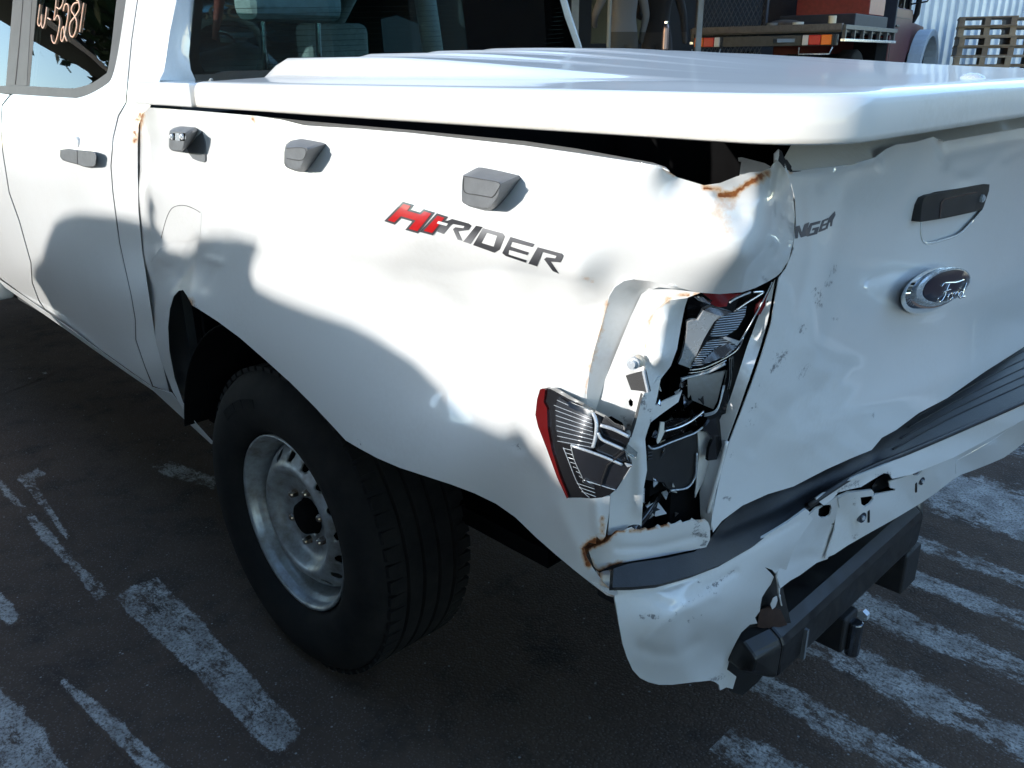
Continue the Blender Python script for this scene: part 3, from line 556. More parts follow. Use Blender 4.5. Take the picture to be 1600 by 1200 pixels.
tag(val, 'creased white lower corner panel with jagged rusty edge')
FT = Field([(915, 862, 'y', .03), (948, 835, 'y', .045), (930, 840, 'y', .04), (960, 830, 'y', .06)])
patch('torn_edge', c9((205, 540), (250, 470), (330, 465), (350, 400), (338, 320), (365, 360), (400, 420), (440, 380), (480, 345), (560, 325), (545, 370), (470, 415), (430, 452), (300, 490), (262, 530), (240, 580), (215, 570)), FT, RUSTM, val, step=3, off=-.004, thick=.002)
FST = Field([(935, 890, 'y', .05), (958, 900, 'y', .07), (940, 912, 'y', .05), (960, 925, 'y', .06)])
patch('corner_stub', c9((345, 740), (380, 770), (420, 750), (500, 735), (532, 742), (530, 905), (480, 925), (400, 900), (370, 870)), FST, WHITE_IN, val, step=5, rust=[(c9((370, 760), (380, 860)), 6, .9), (c9((480, 700), (530, 740)), 5, .9)])
patch('seam_flange', c9((262, 825), (290, 835), (390, 895), (500, 940), (575, 965), (560, 1005), (480, 985), (370, 925), (290, 860)), Field([(920, 905, 'y', .03), (962, 925, 'y', .05), (940, 920, 'y', .035)]), WHITE, val, step=4, off=.004)

# ---- piece of the lamp hanging out of the corner ----------------------
REDDARK = mat('dark_red_lens', (.10, .006, .006), .12, coat=1)
hang = T(empty('hanging_lamp_piece')); tag(hang, 'broken outer half of the tail lamp hanging from the corner')
FF = Field([(840, 640, 'y', -.045), (850, 610, 'y', -.04), (985, 690, 'y', -.012), (890, 775, 'y', -.042), (960, 775, 'y', -.008), (930, 650, 'y', -.036), (905, 700, 'y', -.050), (870, 690, 'y', -.052)])
def HP(name, pts, m, off=0.0, thick=.002, step=4): return patch(name, c6(*pts), FF, m, hang, step=step, thick=thick, off=off)
def HS(name, pts, r, m=CHROME, off=.004): return strip(name, c6(*pts), FF, r*.6, m, hang, off)
HP('lamp_shell', [(170, 85), (200, 88), (260, 120), (340, 165), (420, 200), (530, 265), (620, 310), (700, 380), (770, 408), (828, 455), (815, 500), (780, 560), (800, 640), (838, 690), (800, 750), (770, 790), (720, 870), (660, 918), (600, 938), (520, 945), (430, 938), (340, 940), (260, 780), (185, 560), (115, 380), (95, 290), (108, 170), (125, 95)], GLOSSBLK, thick=.012, step=6)
HP('red_lens_rim', [(118, 92), (140, 84), (160, 88), (146, 190), (172, 240), (178, 400), (208, 560), (268, 760), (340, 938), (328, 946), (252, 780), (172, 560), (102, 380), (82, 290), (95, 170)], REDDARK, off=.005, thick=.012)
HP('ribbed_insert', [(265, 150), (330, 192), (520, 288), (540, 540), (520, 560), (290, 512), (240, 400), (240, 220)], mat('dark_insert', (.05, .055, .065), .2, .5, coat=.8), off=.004)
for k in range(9): HS('insert_rib', [(236+k*2.5-(10 if k < 2 else 0)+(k == 0)*26, 176+k*40), (525+k*2, 300+k*31)], .0007, SATIN, .0055)
HP('lower_insert', [(368, 528), (520, 582), (650, 632), (780, 682), (828, 700), (760, 800), (700, 880), (460, 800), (395, 640)], mat('smoked_insert', (.03, .032, .04), .12, .3, coat=1), off=.006)
HS('insert_top_edge', [(362, 530), (520, 582), (650, 632), (760, 680)], .0032, SATIN, .008); HS('insert_low_edge', [(460, 800), (580, 838), (715, 880)], .0012, SATIN, .008); HS('insert_side_edge', [(828, 702), (770, 795)], .0012, SATIN, .008)
HS('ladder_line', [(300, 545), (345, 660), (400, 800), (455, 890), (505, 938)], .0009, SATIN); HS('ladder_line', [(362, 540), (390, 650), (458, 798)], .0011, SATIN)
for k in range(8): HS('ladder_rung', [(305+k*14+k*k, 552+k*36), (366+k*13, 568+k*36)], .0007, SATIN)
for k in range(3): HS('ladder_rung', [(408+k*18, 825+k*32), (545+k*5, 870+k*30)], .0008, SATIN)
HP('chrome_cap', [(328, 192), (345, 188), (520, 262), (512, 308), (440, 278), (345, 228)], CHROME, off=.008, thick=.006); HS('chrome_post', [(530, 275), (560, 350), (552, 470), (532, 545)], .004, SATIN, .008); HS('chrome_bar', [(590, 372), (690, 402), (815, 462)], .004, SATIN, .006); HS('chrome_bar', [(572, 430), (600, 480), (680, 520), (770, 560)], .0035, SATIN, .008)
HP('mount_tab', [(620, 310), (700, 380), (770, 408), (768, 418), (690, 395), (600, 350)], BLACK, off=.004, thick=.01); HP('socket_block', [(560, 560), (640, 520), (770, 565), (790, 650), (740, 660), (570, 590)], DARKCHROME, off=.004, thick=.01); HP('shell_crack', [(775, 575), (785, 580), (650, 690), (610, 800), (590, 870), (600, 800), (640, 690)], BLACK, off=.010); HP('chrome_chip', [(470, 805), (545, 845), (540, 862), (462, 828)], CHROME, off=.01); HP('clear_shard', [(760, 540), (800, 520), (880, 590), (870, 630), (800, 600)], GLASS2, off=.012); HP('white_shard', [(780, 672), (845, 688), (800, 700)], SATIN, off=.012)
# ---- tailgate ------------------------------------------------------
TG = [(1221, 262), (1236, 268), (1290, 262), (1330, 257), (1368, 246), (1385, 233), (1400, 226), (1430, 222), (1458, 214), (1475, 222), (1520, 214), (1600, 200), (1680, 188), (1760, 176), (1835, 168), (1860, 230), (1850, 330), (1815, 440), (1700, 490), (1600, 542), (1540, 580), (1480, 622), (1436, 645), (1400, 672), (1378, 684), (1362, 703), (1330, 716), (1290, 734), (1240, 760), (1200, 772), (1160, 790), (1128, 814), (1114, 832), (1112, 815), (1118, 780), (1127, 738), (1140, 690), (1158, 643), (1176, 595), (1193, 545), (1205, 505), (1212, 462), (1217, 435), (1228, 420), (1238, 395), (1244, 350), (1243, 315), (1236, 285)]
tg_ctr = [(1236, 268, 'x', .0), (1245, 330, 'x', -.004), (1218, 436, 'x', -.002), (1195, 545, 'x', -.014), (1160, 640, 'x', -.028), (1115, 830, 'x', -.055),
 (1300, 262, 'x', .004), (1368, 246, 'x', -.004), (1458, 216, 'x', -.002), (1560, 208, 'x', .0), (1700, 190, 'x', -.01), (1835, 168, 'x', -.02),
 (1290, 320, 'x', -.014), (1330, 400, 'x', -.02), (1270, 400, 'x', -.004), (1290, 500, 'x', -.012), (1250, 560, 'x', -.012), (1380, 330, 'x', -.026), (1400, 450, 'x', -.028), (1490, 310, 'x', -.018), (1463, 450, 'x', -.02), (1560, 400, 'x', -.018), (1600, 300, 'x', -.016),
 (1560, 470, 'x', -.012), (1600, 450, 'x', -.012), (1450, 530, 'x', -.026), (1380, 560, 'x', -.022), (1300, 620, 'x', -.018), (1220, 660, 'x', -.024), (1250, 740, 'x', -.03), (1180, 760, 'x', -.045), (1340, 690, 'x', -.01), (1420, 640, 'x', -.004), (1500, 590, 'x', -.006), (1600, 535, 'x', -.012), (1580, 500, 'x', -.022), (1800, 430, 'x', -.02), (1800, 300, 'x', -.02)]
tg_cr = [([(1240, 268), (1300, 262), (1350, 252), (1370, 246), (1392, 228)], 6, -.010), ([(1240, 276), (1310, 270), (1370, 256)], 8, .006), ([(1368, 240), (1375, 262)], 5, .013), ([(1458, 214), (1470, 232), (1475, 260)], 7, -.013), ([(1478, 240), (1520, 232), (1600, 216)], 8, -.011), ([(1480, 262), (1490, 285), (1530, 275), (1560, 255)], 10, .012),
 ([(1545, 268), (1580, 240), (1620, 225)], 7, -.010), ([(1290, 300), (1310, 280), (1330, 262)], 14, .010), ([(1320, 300), (1300, 380), (1285, 450), (1270, 540)], 15, -.009), ([(1262, 300), (1268, 400), (1250, 480)], 9, .007), ([(1440, 250), (1420, 300), (1412, 360)], 22, .006),
 ([(1230, 300), (1236, 350), (1222, 420)], 4, -.004), ([(1250, 690), (1340, 640), (1450, 600), (1560, 560)], 18, -.008), ([(1180, 700), (1230, 640), (1330, 575)], 16, .007), ([(1410, 506), (1500, 476), (1600, 436), (1700, 400)], 8, -.003), ([(1500, 276), (1512, 282)], 6, .007), ([(1480, 258), (1478, 248)], 5, -.006)]
FTG = Field(tg_ctr, [(p_, s_, a_*.7) for p_, s_, a_ in tg_cr])
hand_hole = [(1439, 346), (1442, 318), (1447, 304), (1460, 300), (1500, 294), (1545, 288), (1543, 305), (1535, 328), (1520, 345), (1500, 365), (1470, 376), (1446, 380), (1439, 366)]
scuffs = [([(1276, 455), (1282, 462)], 8, .9), ([(1296, 440), (1292, 446)], 5), ([(1305, 418), (1300, 428)], 7, .8), ([(1278, 470), (1282, 478)], 6, .9), ([(1298, 499), (1312, 500)], 2.6), ([(1252, 518), (1256, 508)], 5), ([(1228, 550), (1205, 582)], 5, .95), ([(1216, 556), (1220, 562)], 9, .8), ([(1262, 572), (1250, 590)], 9, .55), ([(1182, 632), (1172, 642)], 4), ([(1146, 708), (1138, 712)], 3), ([(1132, 776), (1140, 780)], 5), ([(1196, 774), (1200, 776)], 4), ([(1364, 646), (1365, 650)], 5, .7), ([(1240, 385), (1236, 392)], 3), ([(1227, 408), (1226, 414)], 3), ([(1366, 722), (1376, 728)], 3), ([(1260, 402), (1262, 403)], 2), ([(1185, 610), (1190, 600)], 3, .8), ([(1175, 660), (1172, 664)], 4, .8)]
tg = T(patch('tailgate', TG, FTG, WHITE, step=6, holes=[hand_hole], grime=scuffs, rust=[([(1221, 262), (1236, 268)], 5, .6)])); tag(tg, 'dented and scuffed white tailgate')
# upper roll of the tailgate under the cover, dusty
FTT = Field([(1236, 268, 'x', .001), (1300, 262, 'x', .003), (1368, 246, 'x', -.004), (1458, 216, 'x', -.003), (1600, 198, 'x', -.002), (1835, 166, 'x', -.02), (1236, 235, 'x', -.03), (1300, 232, 'x', -.03), (1460, 206, 'x', -.03), (1600, 184, 'x', -.03), (1835, 150, 'x', -.05)], [([(1366, 246), (1385, 230)], 8, .012)])
patch('tailgate_top_roll', [(1226, 245), (1240, 267), (1290, 263), (1330, 258), (1362, 248), (1368, 245), (1385, 232), (1400, 225), (1430, 221), (1458, 213), (1475, 221), (1520, 213), (1600, 199), (1835, 167), (1835, 140), (1600, 178), (1460, 198), (1340, 214), (1240, 220)], FTT, DUSTY, tg, step=8)
# torn folded metal at the top corner
FTO = Field([(1222, 240, 'x', .02), (1240, 265, 'x', .012), (1205, 262, 'x', .01), (1230, 300, 'x', .006)])
c11 = C(1130, 200, 8)
for pts, m in [([(700, 280), (735, 290), (770, 400), (800, 400), (855, 480), (845, 540), (975, 540), (900, 550), (840, 550), (780, 450), (770, 540), (690, 530)], BLACK), ([(640, 330), (700, 270), (700, 340), (680, 440), (620, 580), (560, 600), (640, 480)], WHITE_IN), ([(330, 700), (440, 620), (560, 560), (660, 600), (640, 620), (480, 690), (430, 730), (340, 740)], RUSTM),
 ([(770, 440), (800, 520), (835, 600), (850, 700), (835, 850), (820, 980), (760, 1040), (750, 960), (790, 840), (820, 690), (790, 600), (760, 560)], WHITE)]:
    patch('torn_flap', c11(*pts), FTO, m, tg, step=3, thick=.0015)
FRI = Field([(1155, 250, 'x', -.10), (1200, 265, 'x', -.06), (1160, 285, 'x', -.08), (1190, 250, 'x', -.07)])
T(patch('inner_rail_bracket', c11((185, 370), (230, 365), (520, 440), (590, 480), (520, 560), (340, 600), (200, 620), (225, 420), (190, 410)), FRI, WHITE_IN, step=4))
# handle
FHD = Field([(1440, 345, 'x', -.012), (1545, 288, 'x', -.012), (1450, 302, 'x', -.012)]); FHB = Field([(1440, 345, 'x', -.036), (1545, 288, 'x', -.030), (1450, 302, 'x', -.036)])
c8a = C(1100, 250, 3.2)
hd = T(patch('tailgate_handle', c8a((1082, 310), (1090, 225), (1100, 190), (1125, 175), (1250, 150), (1400, 120), (1428, 122), (1425, 155), (1400, 230), (1390, 250), (1340, 262), (1200, 292)), FHD, BLACK, step=6, thick=.016))
patch('handle_paddle', c8a((1188, 212), (1205, 198), (1360, 162), (1372, 168), (1352, 248), (1340, 256), (1180, 290)), FHD, PAD, hd, step=6, off=.002, thick=.004)
patch('handle_paddle_gap', c8a((1184, 214), (1200, 194), (1365, 156), (1368, 163), (1205, 200), (1192, 216), (1182, 290), (1177, 290)), FHD, GLOSSBLK, hd, step=6, off=.003, thick=.002)
qk = FHD(c8a((1388, 192)), .004)[0]; bm = bmesh.new(); nx = Vector((1, -.1, .05)).normalized(); cyl(bm, Vector(qk)-nx*.004, Vector(qk)+nx*.004, .0075, n=20); cyl(bm, Vector(qk)+nx*.003, Vector(qk)+nx*.006, .0045, n=16); bm_obj('key_lock', bm, SATIN, hd)
patch('handle_recess', c8a((1080, 305), (1340, 255), (1405, 225), (1388, 300), (1340, 360), (1280, 390), (1110, 418), (1080, 400)), FHB, WHITE, tg, step=6, off=.008)
strip('recess_lip', hand_hole[8:]+hand_hole[:1], FTG, .0022, WHITE, tg, .001)
# oval badge
def ell(cx, cy, a, b, th, n=40): return [(cx+a*math.cos(t)*math.cos(th)-b*math.sin(t)*math.sin(th), cy+a*math.cos(t)*math.sin(th)+b*math.sin(t)*math.cos(th)) for t in np.linspace(0, 2*math.pi, n, endpoint=False)]
def oval_solid(name, rings, m, par, cap=True):
    V = []; F = []; n = len(rings[0])
    for r in rings: V += [tuple(v) for v in r]
    for k in range(len(rings)-1):
        for i in range(n): F.append((k*n+i, k*n+(i+1) % n, (k+1)*n+(i+1) % n, (k+1)*n+i))
    if cap: F.append(tuple(range((len(rings)-1)*n, len(rings)*n)))
    o = mesh_obj(name, V, F, m, par); return sharp(o, 40)
def at_x(pl, x): return [U3(a, b, 'x', x) for a, b in pl]
badge = T(oval_solid('oval_badge', [at_x(ell(1455, 454, 52, 31, -.50), -.024), at_x(ell(1456, 453, 52, 31, -.48), -.006), at_x(ell(1461, 451, 50, 30, -.47), .004), at_x(ell(1466, 449.5, 47, 28, -.46), .010)], CHROME, None))
oval_solid('badge_ring', [at_x(ell(1468, 449, 46, 26.5, -.43), .008), at_x(ell(1474, 447, 44.5, 26, -.42), .018), at_x(ell(1477, 446.5, 42, 24, -.42), .021)], SATIN, badge)
oval_solid('badge_face', [at_x(ell(1478, 446.3, 39.5, 22.2, -.42), .0205), at_x(ell(1479, 446, 38, 21, -.42), .0225), at_x(ell(1480, 446, 24, 13, -.42), .0255)], mat('badge_dark_blue', (.008, .010, .026), .28, coat=.35), badge)
FBD = Field([(1440, 470, 'x', .0262), (1520, 440, 'x', .0262), (1480, 420, 'x', .0262)])
for i, pts in enumerate([[(1188, 632), (1200, 618), (1225, 614), (1265, 612), (1300, 600)], [(1228, 616), (1212, 650), (1200, 685), (1183, 708), (1168, 706), (1170, 690)], [(1200, 660), (1232, 648)], [(1236, 668), (1222, 676), (1218, 692), (1230, 698), (1242, 686), (1240, 670), (1232, 668)], [(1244, 670), (1252, 664), (1250, 690)], [(1251, 678), (1262, 662), (1272, 664)], [(1292, 660), (1278, 664), (1270, 680), (1280, 690), (1292, 676), (1302, 640), (1312, 614)], [(1297, 660), (1293, 684), (1304, 682)]]):
    strip('script_stroke', c8a(*pts), FBD, .0017, CHROME, badge, 0)
for nm, pts in [('letter_n', [(458, 334), (478, 327), (490, 362), (504, 320), (527, 311), (510, 380), (486, 388), (472, 352), (470, 391), (458, 393)]), ('letter_g', [(533, 316), (584, 303), (579, 318), (541, 328), (528, 368), (550, 363), (555, 350), (540, 353), (545, 341), (577, 333), (566, 370), (518, 383), (505, 376)]),
 ('letter_e', [(592, 302), (624, 288), (620, 300), (602, 307), (597, 321), (616, 313), (612, 325), (593, 333), (590, 345), (612, 336), (608, 349), (572, 362)]), ('letter_r', [(628, 286), (655, 256), (658, 275), (645, 300), (640, 330), (632, 332), (634, 308), (625, 316), (618, 344), (606, 346)])]:
    letter(nm, pts, mat('badge_letter', (.10, .10, .115), .35), c8a, FTG, tg, off=.0018)
# ---- bumper ---------------------------------------------------------
c8 = C(1100, 550, 2.6667); c7 = C(850, 700, 3); c10 = C(1180, 840, 5)
bump = T(empty('rear_bumper')); tag(bump, 'torn and folded white rear bumper')
FPD = Field([(960, 890, 'z', .715), (960, 918, 'z', .70), (1080, 865, 'z', .695), (1150, 865, 'z', .66), (1250, 800, 'z', .648), (1200, 800, 'z', .66), (1300, 760, 'z', .675), (1420, 700, 'z', .663), (1600, 630, 'z', .655), (1600, 560, 'z', .668), (1480, 640, 'z', .668), (1750, 560, 'z', .65), (1750, 480, 'z', .66)], [([(1120, 832), (1200, 800), (1300, 752), (1365, 722)], 9, .012)])
pad = patch('step_pad', [(957, 918), (959, 888), (985, 880), (1040, 872), (1085, 862), (1108, 845), (1125, 820), (1160, 788), (1220, 762), (1300, 722), (1362, 690), (1400, 660), (1480, 605), (1600, 520), (1760, 440), (1840, 420), (1840, 520), (1760, 556), (1600, 626), (1500, 670), (1420, 704), (1340, 738), (1290, 768), (1262, 790), (1240, 808), (1180, 850), (1130, 880), (1085, 898), (1030, 913), (990, 917)], FPD, PAD, bump, step=8, thick=.012)
for k in range(7):
    t = k/6; a = (1330+34*k, 735-8*k-30*t); pts = [(1395+12*k, 702-17*k), (1480+8*k, 655-15*k), (1600, 600-13*k), (1720, 545-12*k)]
    strip('pad_groove', pts, FPD, .0022, BLACK, bump, .0012)
strip('pad_front_edge', [(1262, 790), (1340, 740), (1420, 706), (1500, 672), (1600, 628), (1760, 558)], FPD, .006, PAD, bump, .002)
FLG = Field([(1272, 782, 'x', -.028), (1340, 745, 'x', -.005), (1420, 710, 'x', .012), (1510, 672, 'x', .03), (1600, 634, 'x', .045), (1600, 660, 'x', .052), (1440, 733, 'x', .022), (1330, 765, 'x', -.01), (1285, 800, 'x', -.025), (1760, 560, 'x', .07), (1760, 590, 'x', .075)], [([(1310, 770), (1350, 750), (1385, 740)], 8, .005)])
ledge = patch('bumper_ledge', c8((465, 612), (520, 575), (560, 555), (640, 515), (750, 470), (850, 428), (1000, 365), (1333, 222), (1760, 20), (1760, 80), (1333, 282), (1040, 440), (860, 512), (785, 528), (772, 508), (750, 505), (720, 522), (690, 540), (655, 562), (610, 572), (560, 585), (540, 608), (500, 640)), FLG, WHITE, bump, step=6, thick=.003, grime=[(c8((560, 575), (600, 560), (640, 545)), 9, .8), (c8((720, 518), (770, 505)), 4)])
FFC = Field([(1320, 768, 'x', -.02), (1310, 800, 'x', -.038), (1305, 868, 'x', -.045), (1365, 775, 'x', -.012), (1360, 835, 'x', -.022), (1440, 735, 'x', .008), (1440, 785, 'x', -.004), (1500, 710, 'x', .016), (1490, 765, 'x', .0), (1600, 662, 'x', .035), (1590, 695, 'x', .012), (1570, 680, 'x', .008), (1340, 800, 'x', -.02), (1760, 580, 'x', .06), (1740, 640, 'x', .04)], [(c8((620, 620), (610, 780)), 9, .006), (c8((560, 640), (545, 780)), 5, -.004)])
FACE = c8((540, 612), (600, 584), (700, 574), (708, 592), (704, 605), (715, 592), (740, 588), (795, 578), (797, 570), (775, 566), (772, 540), (860, 512), (1040, 440), (1333, 282), (1560, 170), (1560, 300), (1333, 378), (1290, 412), (1250, 440), (1200, 462), (1130, 490), (1070, 512), (1040, 530), (960, 592), (900, 632), (800, 692), (700, 748), (600, 805), (545, 842), (505, 860), (525, 800), (545, 740), (548, 680))
holes = [c8((652, 606), (700, 600), (706, 612), (690, 632), (672, 644), (656, 634)), c8((866, 490), (908, 472), (908, 495), (895, 512), (878, 517), (868, 508))]
face = patch('bumper_face', FACE, FFC, WHITE, bump, step=6, thick=.003, holes=holes, grime=[(c8((628, 610), (622, 640)), 3), (c8((625, 770), (630, 760)), 3)])
patch('plate_recess', c8((1333, 278), (1320, 320), (1290, 370), (1250, 415), (1130, 470), (1050, 508), (1050, 455), (1200, 370)), FFC, WHITE, bump, step=6, off=.002, thick=.001)
for px, py, r in ((1346, 808, .011), (1439, 751, .009)):
    a = Vector(FFC([(px, py)], .0)[0]); nx = Vector((1, -.25, .05)).normalized()
    bm = bmesh.new(); cyl(bm, a-nx*.006, a+nx*.003, r, n=20); b1 = bm_obj('plate_washer', bm, DARKCHROME, bump)
    bm = bmesh.new(); cyl(bm, a+nx*.002, a+nx*.006, r*.45, n=10); bm_obj('plate_bolt', bm, SATIN, bump)
for p0, p1 in (((1357, 798), (1357, 815)), ((1431, 755), (1431, 768))): strip('plate_slot', [p0, p1], FFC, .003, BLACK, bump, .0006)
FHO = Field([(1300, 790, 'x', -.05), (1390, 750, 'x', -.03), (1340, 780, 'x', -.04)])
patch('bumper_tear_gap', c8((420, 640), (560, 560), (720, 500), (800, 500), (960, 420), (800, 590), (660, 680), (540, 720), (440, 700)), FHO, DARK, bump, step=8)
patch('bumper_brace', c8((705, 590), (800, 545), (790, 530), (770, 505), (720, 530), (700, 560)), FHO, DARKCHROME, bump, step=5, off=.012)
patch('torn_ledge_strip', c8((560, 610), (600, 588), (700, 574), (708, 585), (704, 600), (640, 606), (590, 620), (565, 650)), FFC, WHITE, bump, step=4, off=.006, thick=.004)
FTW = Field([(1262, 800, 'x', -.035), (1303, 790, 'x', -.03), (1240, 850, 'x', -.05), (1304, 830, 'x', -.05), (1290, 870, 'x', -.055), (1222, 912, 'x', -.045), (1225, 880, 'x', -.05), (1265, 890, 'x', -.06)], [(c8((330, 880), (440, 850), (520, 850)), 9, .006)])
patch('folded_bumper_section', c8((425, 692), (468, 650), (500, 640), (545, 608), (556, 640), (548, 700), (545, 760), (530, 830), (515, 862), (470, 878), (400, 930), (360, 952), (318, 985), (306, 940), (322, 870), (350, 800), (385, 740)), FTW, WHITE, bump, step=6, thick=.003, holes=[c8((478, 655), (500, 638), (528, 636), (532, 650), (525, 680), (510, 690), (488, 690), (476, 680))])
FCAP = Field([(965, 925, 'x', -.10), (960, 950, 'x', -.10), (1040, 910, 'x', -.085), (1110, 880, 'x', -.065), (1180, 838, 'x', -.045), (1250, 800, 'x', -.03), (970, 1010, 'x', -.112), (1000, 1050, 'x', -.13), (1060, 1068, 'x', -.13), (1030, 960, 'x', -.07), (1080, 950, 'x', -.055), (1040, 1010, 'x', -.09), (1100, 1000, 'x', -.085), (1150, 950, 'x', -.06), (1210, 870, 'x', -.04), (1225, 890, 'x', -.05), (1180, 920, 'x', -.055), (1150, 1030, 'x', -.12), (1130, 1075, 'x', -.12)],
 [(c7((330, 690), (480, 672), (620, 640), (780, 575), (950, 480), (1200, 340)), 3, .004), (c7((345, 665), (560, 645), (760, 560), (900, 495)), 3, -.003), (c7((460, 920), (520, 850), (640, 760), (800, 690)), 9, -.006), (c7((450, 930), (520, 965), (620, 970), (720, 910)), 10, .006), (c7((540, 720), (600, 740)), 7, .004), (c7((760, 650), (820, 620), (900, 580)), 5, .006)])
CAP = c7((330, 692), (344, 660), (420, 655), (480, 650), (560, 640), (640, 617), (700, 592), (790, 548), (880, 500), (960, 456), (1060, 398), (1150, 343), (1212, 297), (1228, 285), (1245, 300), (1240, 312), (1262, 330), (1220, 390), (1190, 440), (1168, 480), (1150, 530), (1130, 590), (1115, 645), (1107, 660), (1104, 700), (1100, 670), (1098, 640), (1090, 596), (1070, 572), (1035, 558), (1062, 585), (1078, 605), (1062, 640), (1040, 670), (1022, 700), (1015, 735), (1012, 765), (990, 795), (1000, 822), (965, 828), (925, 865), (905, 900), (880, 950), (868, 1000), (858, 1038), (880, 1055), (902, 1072), (885, 1130), (855, 1122), (825, 1137), (820, 1110), (800, 1096), (780, 1090), (700, 1098), (600, 1110), (540, 1110), (490, 1098), (450, 1078), (415, 1040), (390, 985), (370, 925), (352, 830), (340, 750))
capo = patch('bumper_end_cap', CAP, FCAP, WHITE, bump, step=5, thick=.0035, grime=[(c7((445, 790), (475, 792)), 4), (c7((490, 785), (535, 795)), 4.5), (c7((715, 628), (730, 630)), 3), (c7((775, 655), (815, 632)), 5), (c7((820, 620), (900, 570)), 2.5, .9), (c7((670, 810), (740, 785)), 2.2, .8), (c7((785, 1090), (840, 1070)), 6), (c7((640, 740), (740, 690), (820, 680)), 2, .7), (c7((560, 830), (640, 760)), 2, .7)])
tag(capo, 'crumpled hanging end of the bumper')
patch('paint_flake', c7((1062, 735), (1075, 705), (1092, 695), (1095, 715), (1085, 745), (1070, 757)), FCAP, WHITE, bump, step=3, off=.012)
strip('paint_curl', c7((1103, 690), (1112, 735), (1135, 785), (1150, 815), (1162, 828)), FCAP, .0022, WHITE, bump, .006)
FCB = Field([(1150, 930, 'x', -.11), (1230, 980, 'x', -.06), (1140, 1080, 'x', -.16), (1230, 870, 'x', -.08)])
patch('bumper_bracket', c7((1000, 580), (1100, 560), (1130, 700), (1160, 830), (1050, 900), (1080, 1000), (1000, 1100), (930, 1160), (870, 1140), (840, 1040), (870, 920), (960, 820), (1000, 740)), FCB, BLACK, bump, step=8, thick=.01)
patch('rusty_bracket', c7((1010, 760), (1060, 740), (1110, 760), (1140, 830), (1060, 850), (1000, 840)), FCB, mat('brown_rust', (.045, .022, .016), .8, noise=.5, nscale=60), bump, step=5, off=.012)
# ---- tow bar -------------------------------------------------------
tow = T(empty('tow_bar'))
def prism(name, prof, y0, y1, m, par, bev=.006, taper=None):
    bm = bmesh.new(); a = [bm.verts.new((x, y0, z)) for x, z in prof]; b = [bm.verts.new((x, y1, z)) for x, z in (taper or prof)]
    n = len(prof); bm.faces.new(a); bm.faces.new(list(reversed(b)))
    for i in range(n): bm.faces.new((a[i], b[i], b[(i+1) % n], a[(i+1) % n]))
    return bm_obj(name, bm, m, par, bevel=bev)
BARM = mat('tow_bar_paint', (.007, .007, .008), .42, noise=.5, nscale=20, nrough=.15, col2=(.02, .019, .018))
prof_b = [(-.05, .366), (-.07, .38), (-.25, .39), (-.25, .28), (-.06, .268), (-.045, .278), (-.043, .352)]
prism('cross_beam', prof_b, .50, 1.18, BARM, tow)
prism('beam_end', prof_b, .50, .43, BARM, tow, taper=[(-.07, .36), (-.09, .375), (-.25, .39), (-.25, .34), (-.09, .31), (-.065, .32), (-.06, .35)])
prism('beam_end', prof_b, 1.18, 1.31, BARM, tow, taper=[(-.10, .36), (-.12, .38), (-.25, .39), (-.25, .28), (-.11, .27), (-.095, .28), (-.09, .35)])
box('beam_gusset', (-.07, .585, .275), (-.036, .593, .345), GREY, tow); box('beam_rail', (-.34, .3, .42), (-.14, 1.5, .52), BLACK, tow, .005)
box('hitch_tongue', (-.20, .80, .16), (-.045, .865, .25), BLACK, tow, .006); box('hitch_plate', (-.12, 1.13, .15), (-.045, 1.22, .262), BLACK, tow, .006)
bm = bmesh.new(); cyl(bm, (-.035, .833, .15), (-.035, .833, .235), .016, n=16); bm_obj('hitch_pin', bm, DARKCHROME, tow, smooth=False, bevel=.003)
bm = bmesh.new(); cyl(bm, (-.04, .875, .225), (-.04, .89, .225), .013, n=6); bm_obj('hitch_nut', bm, SATIN, tow)
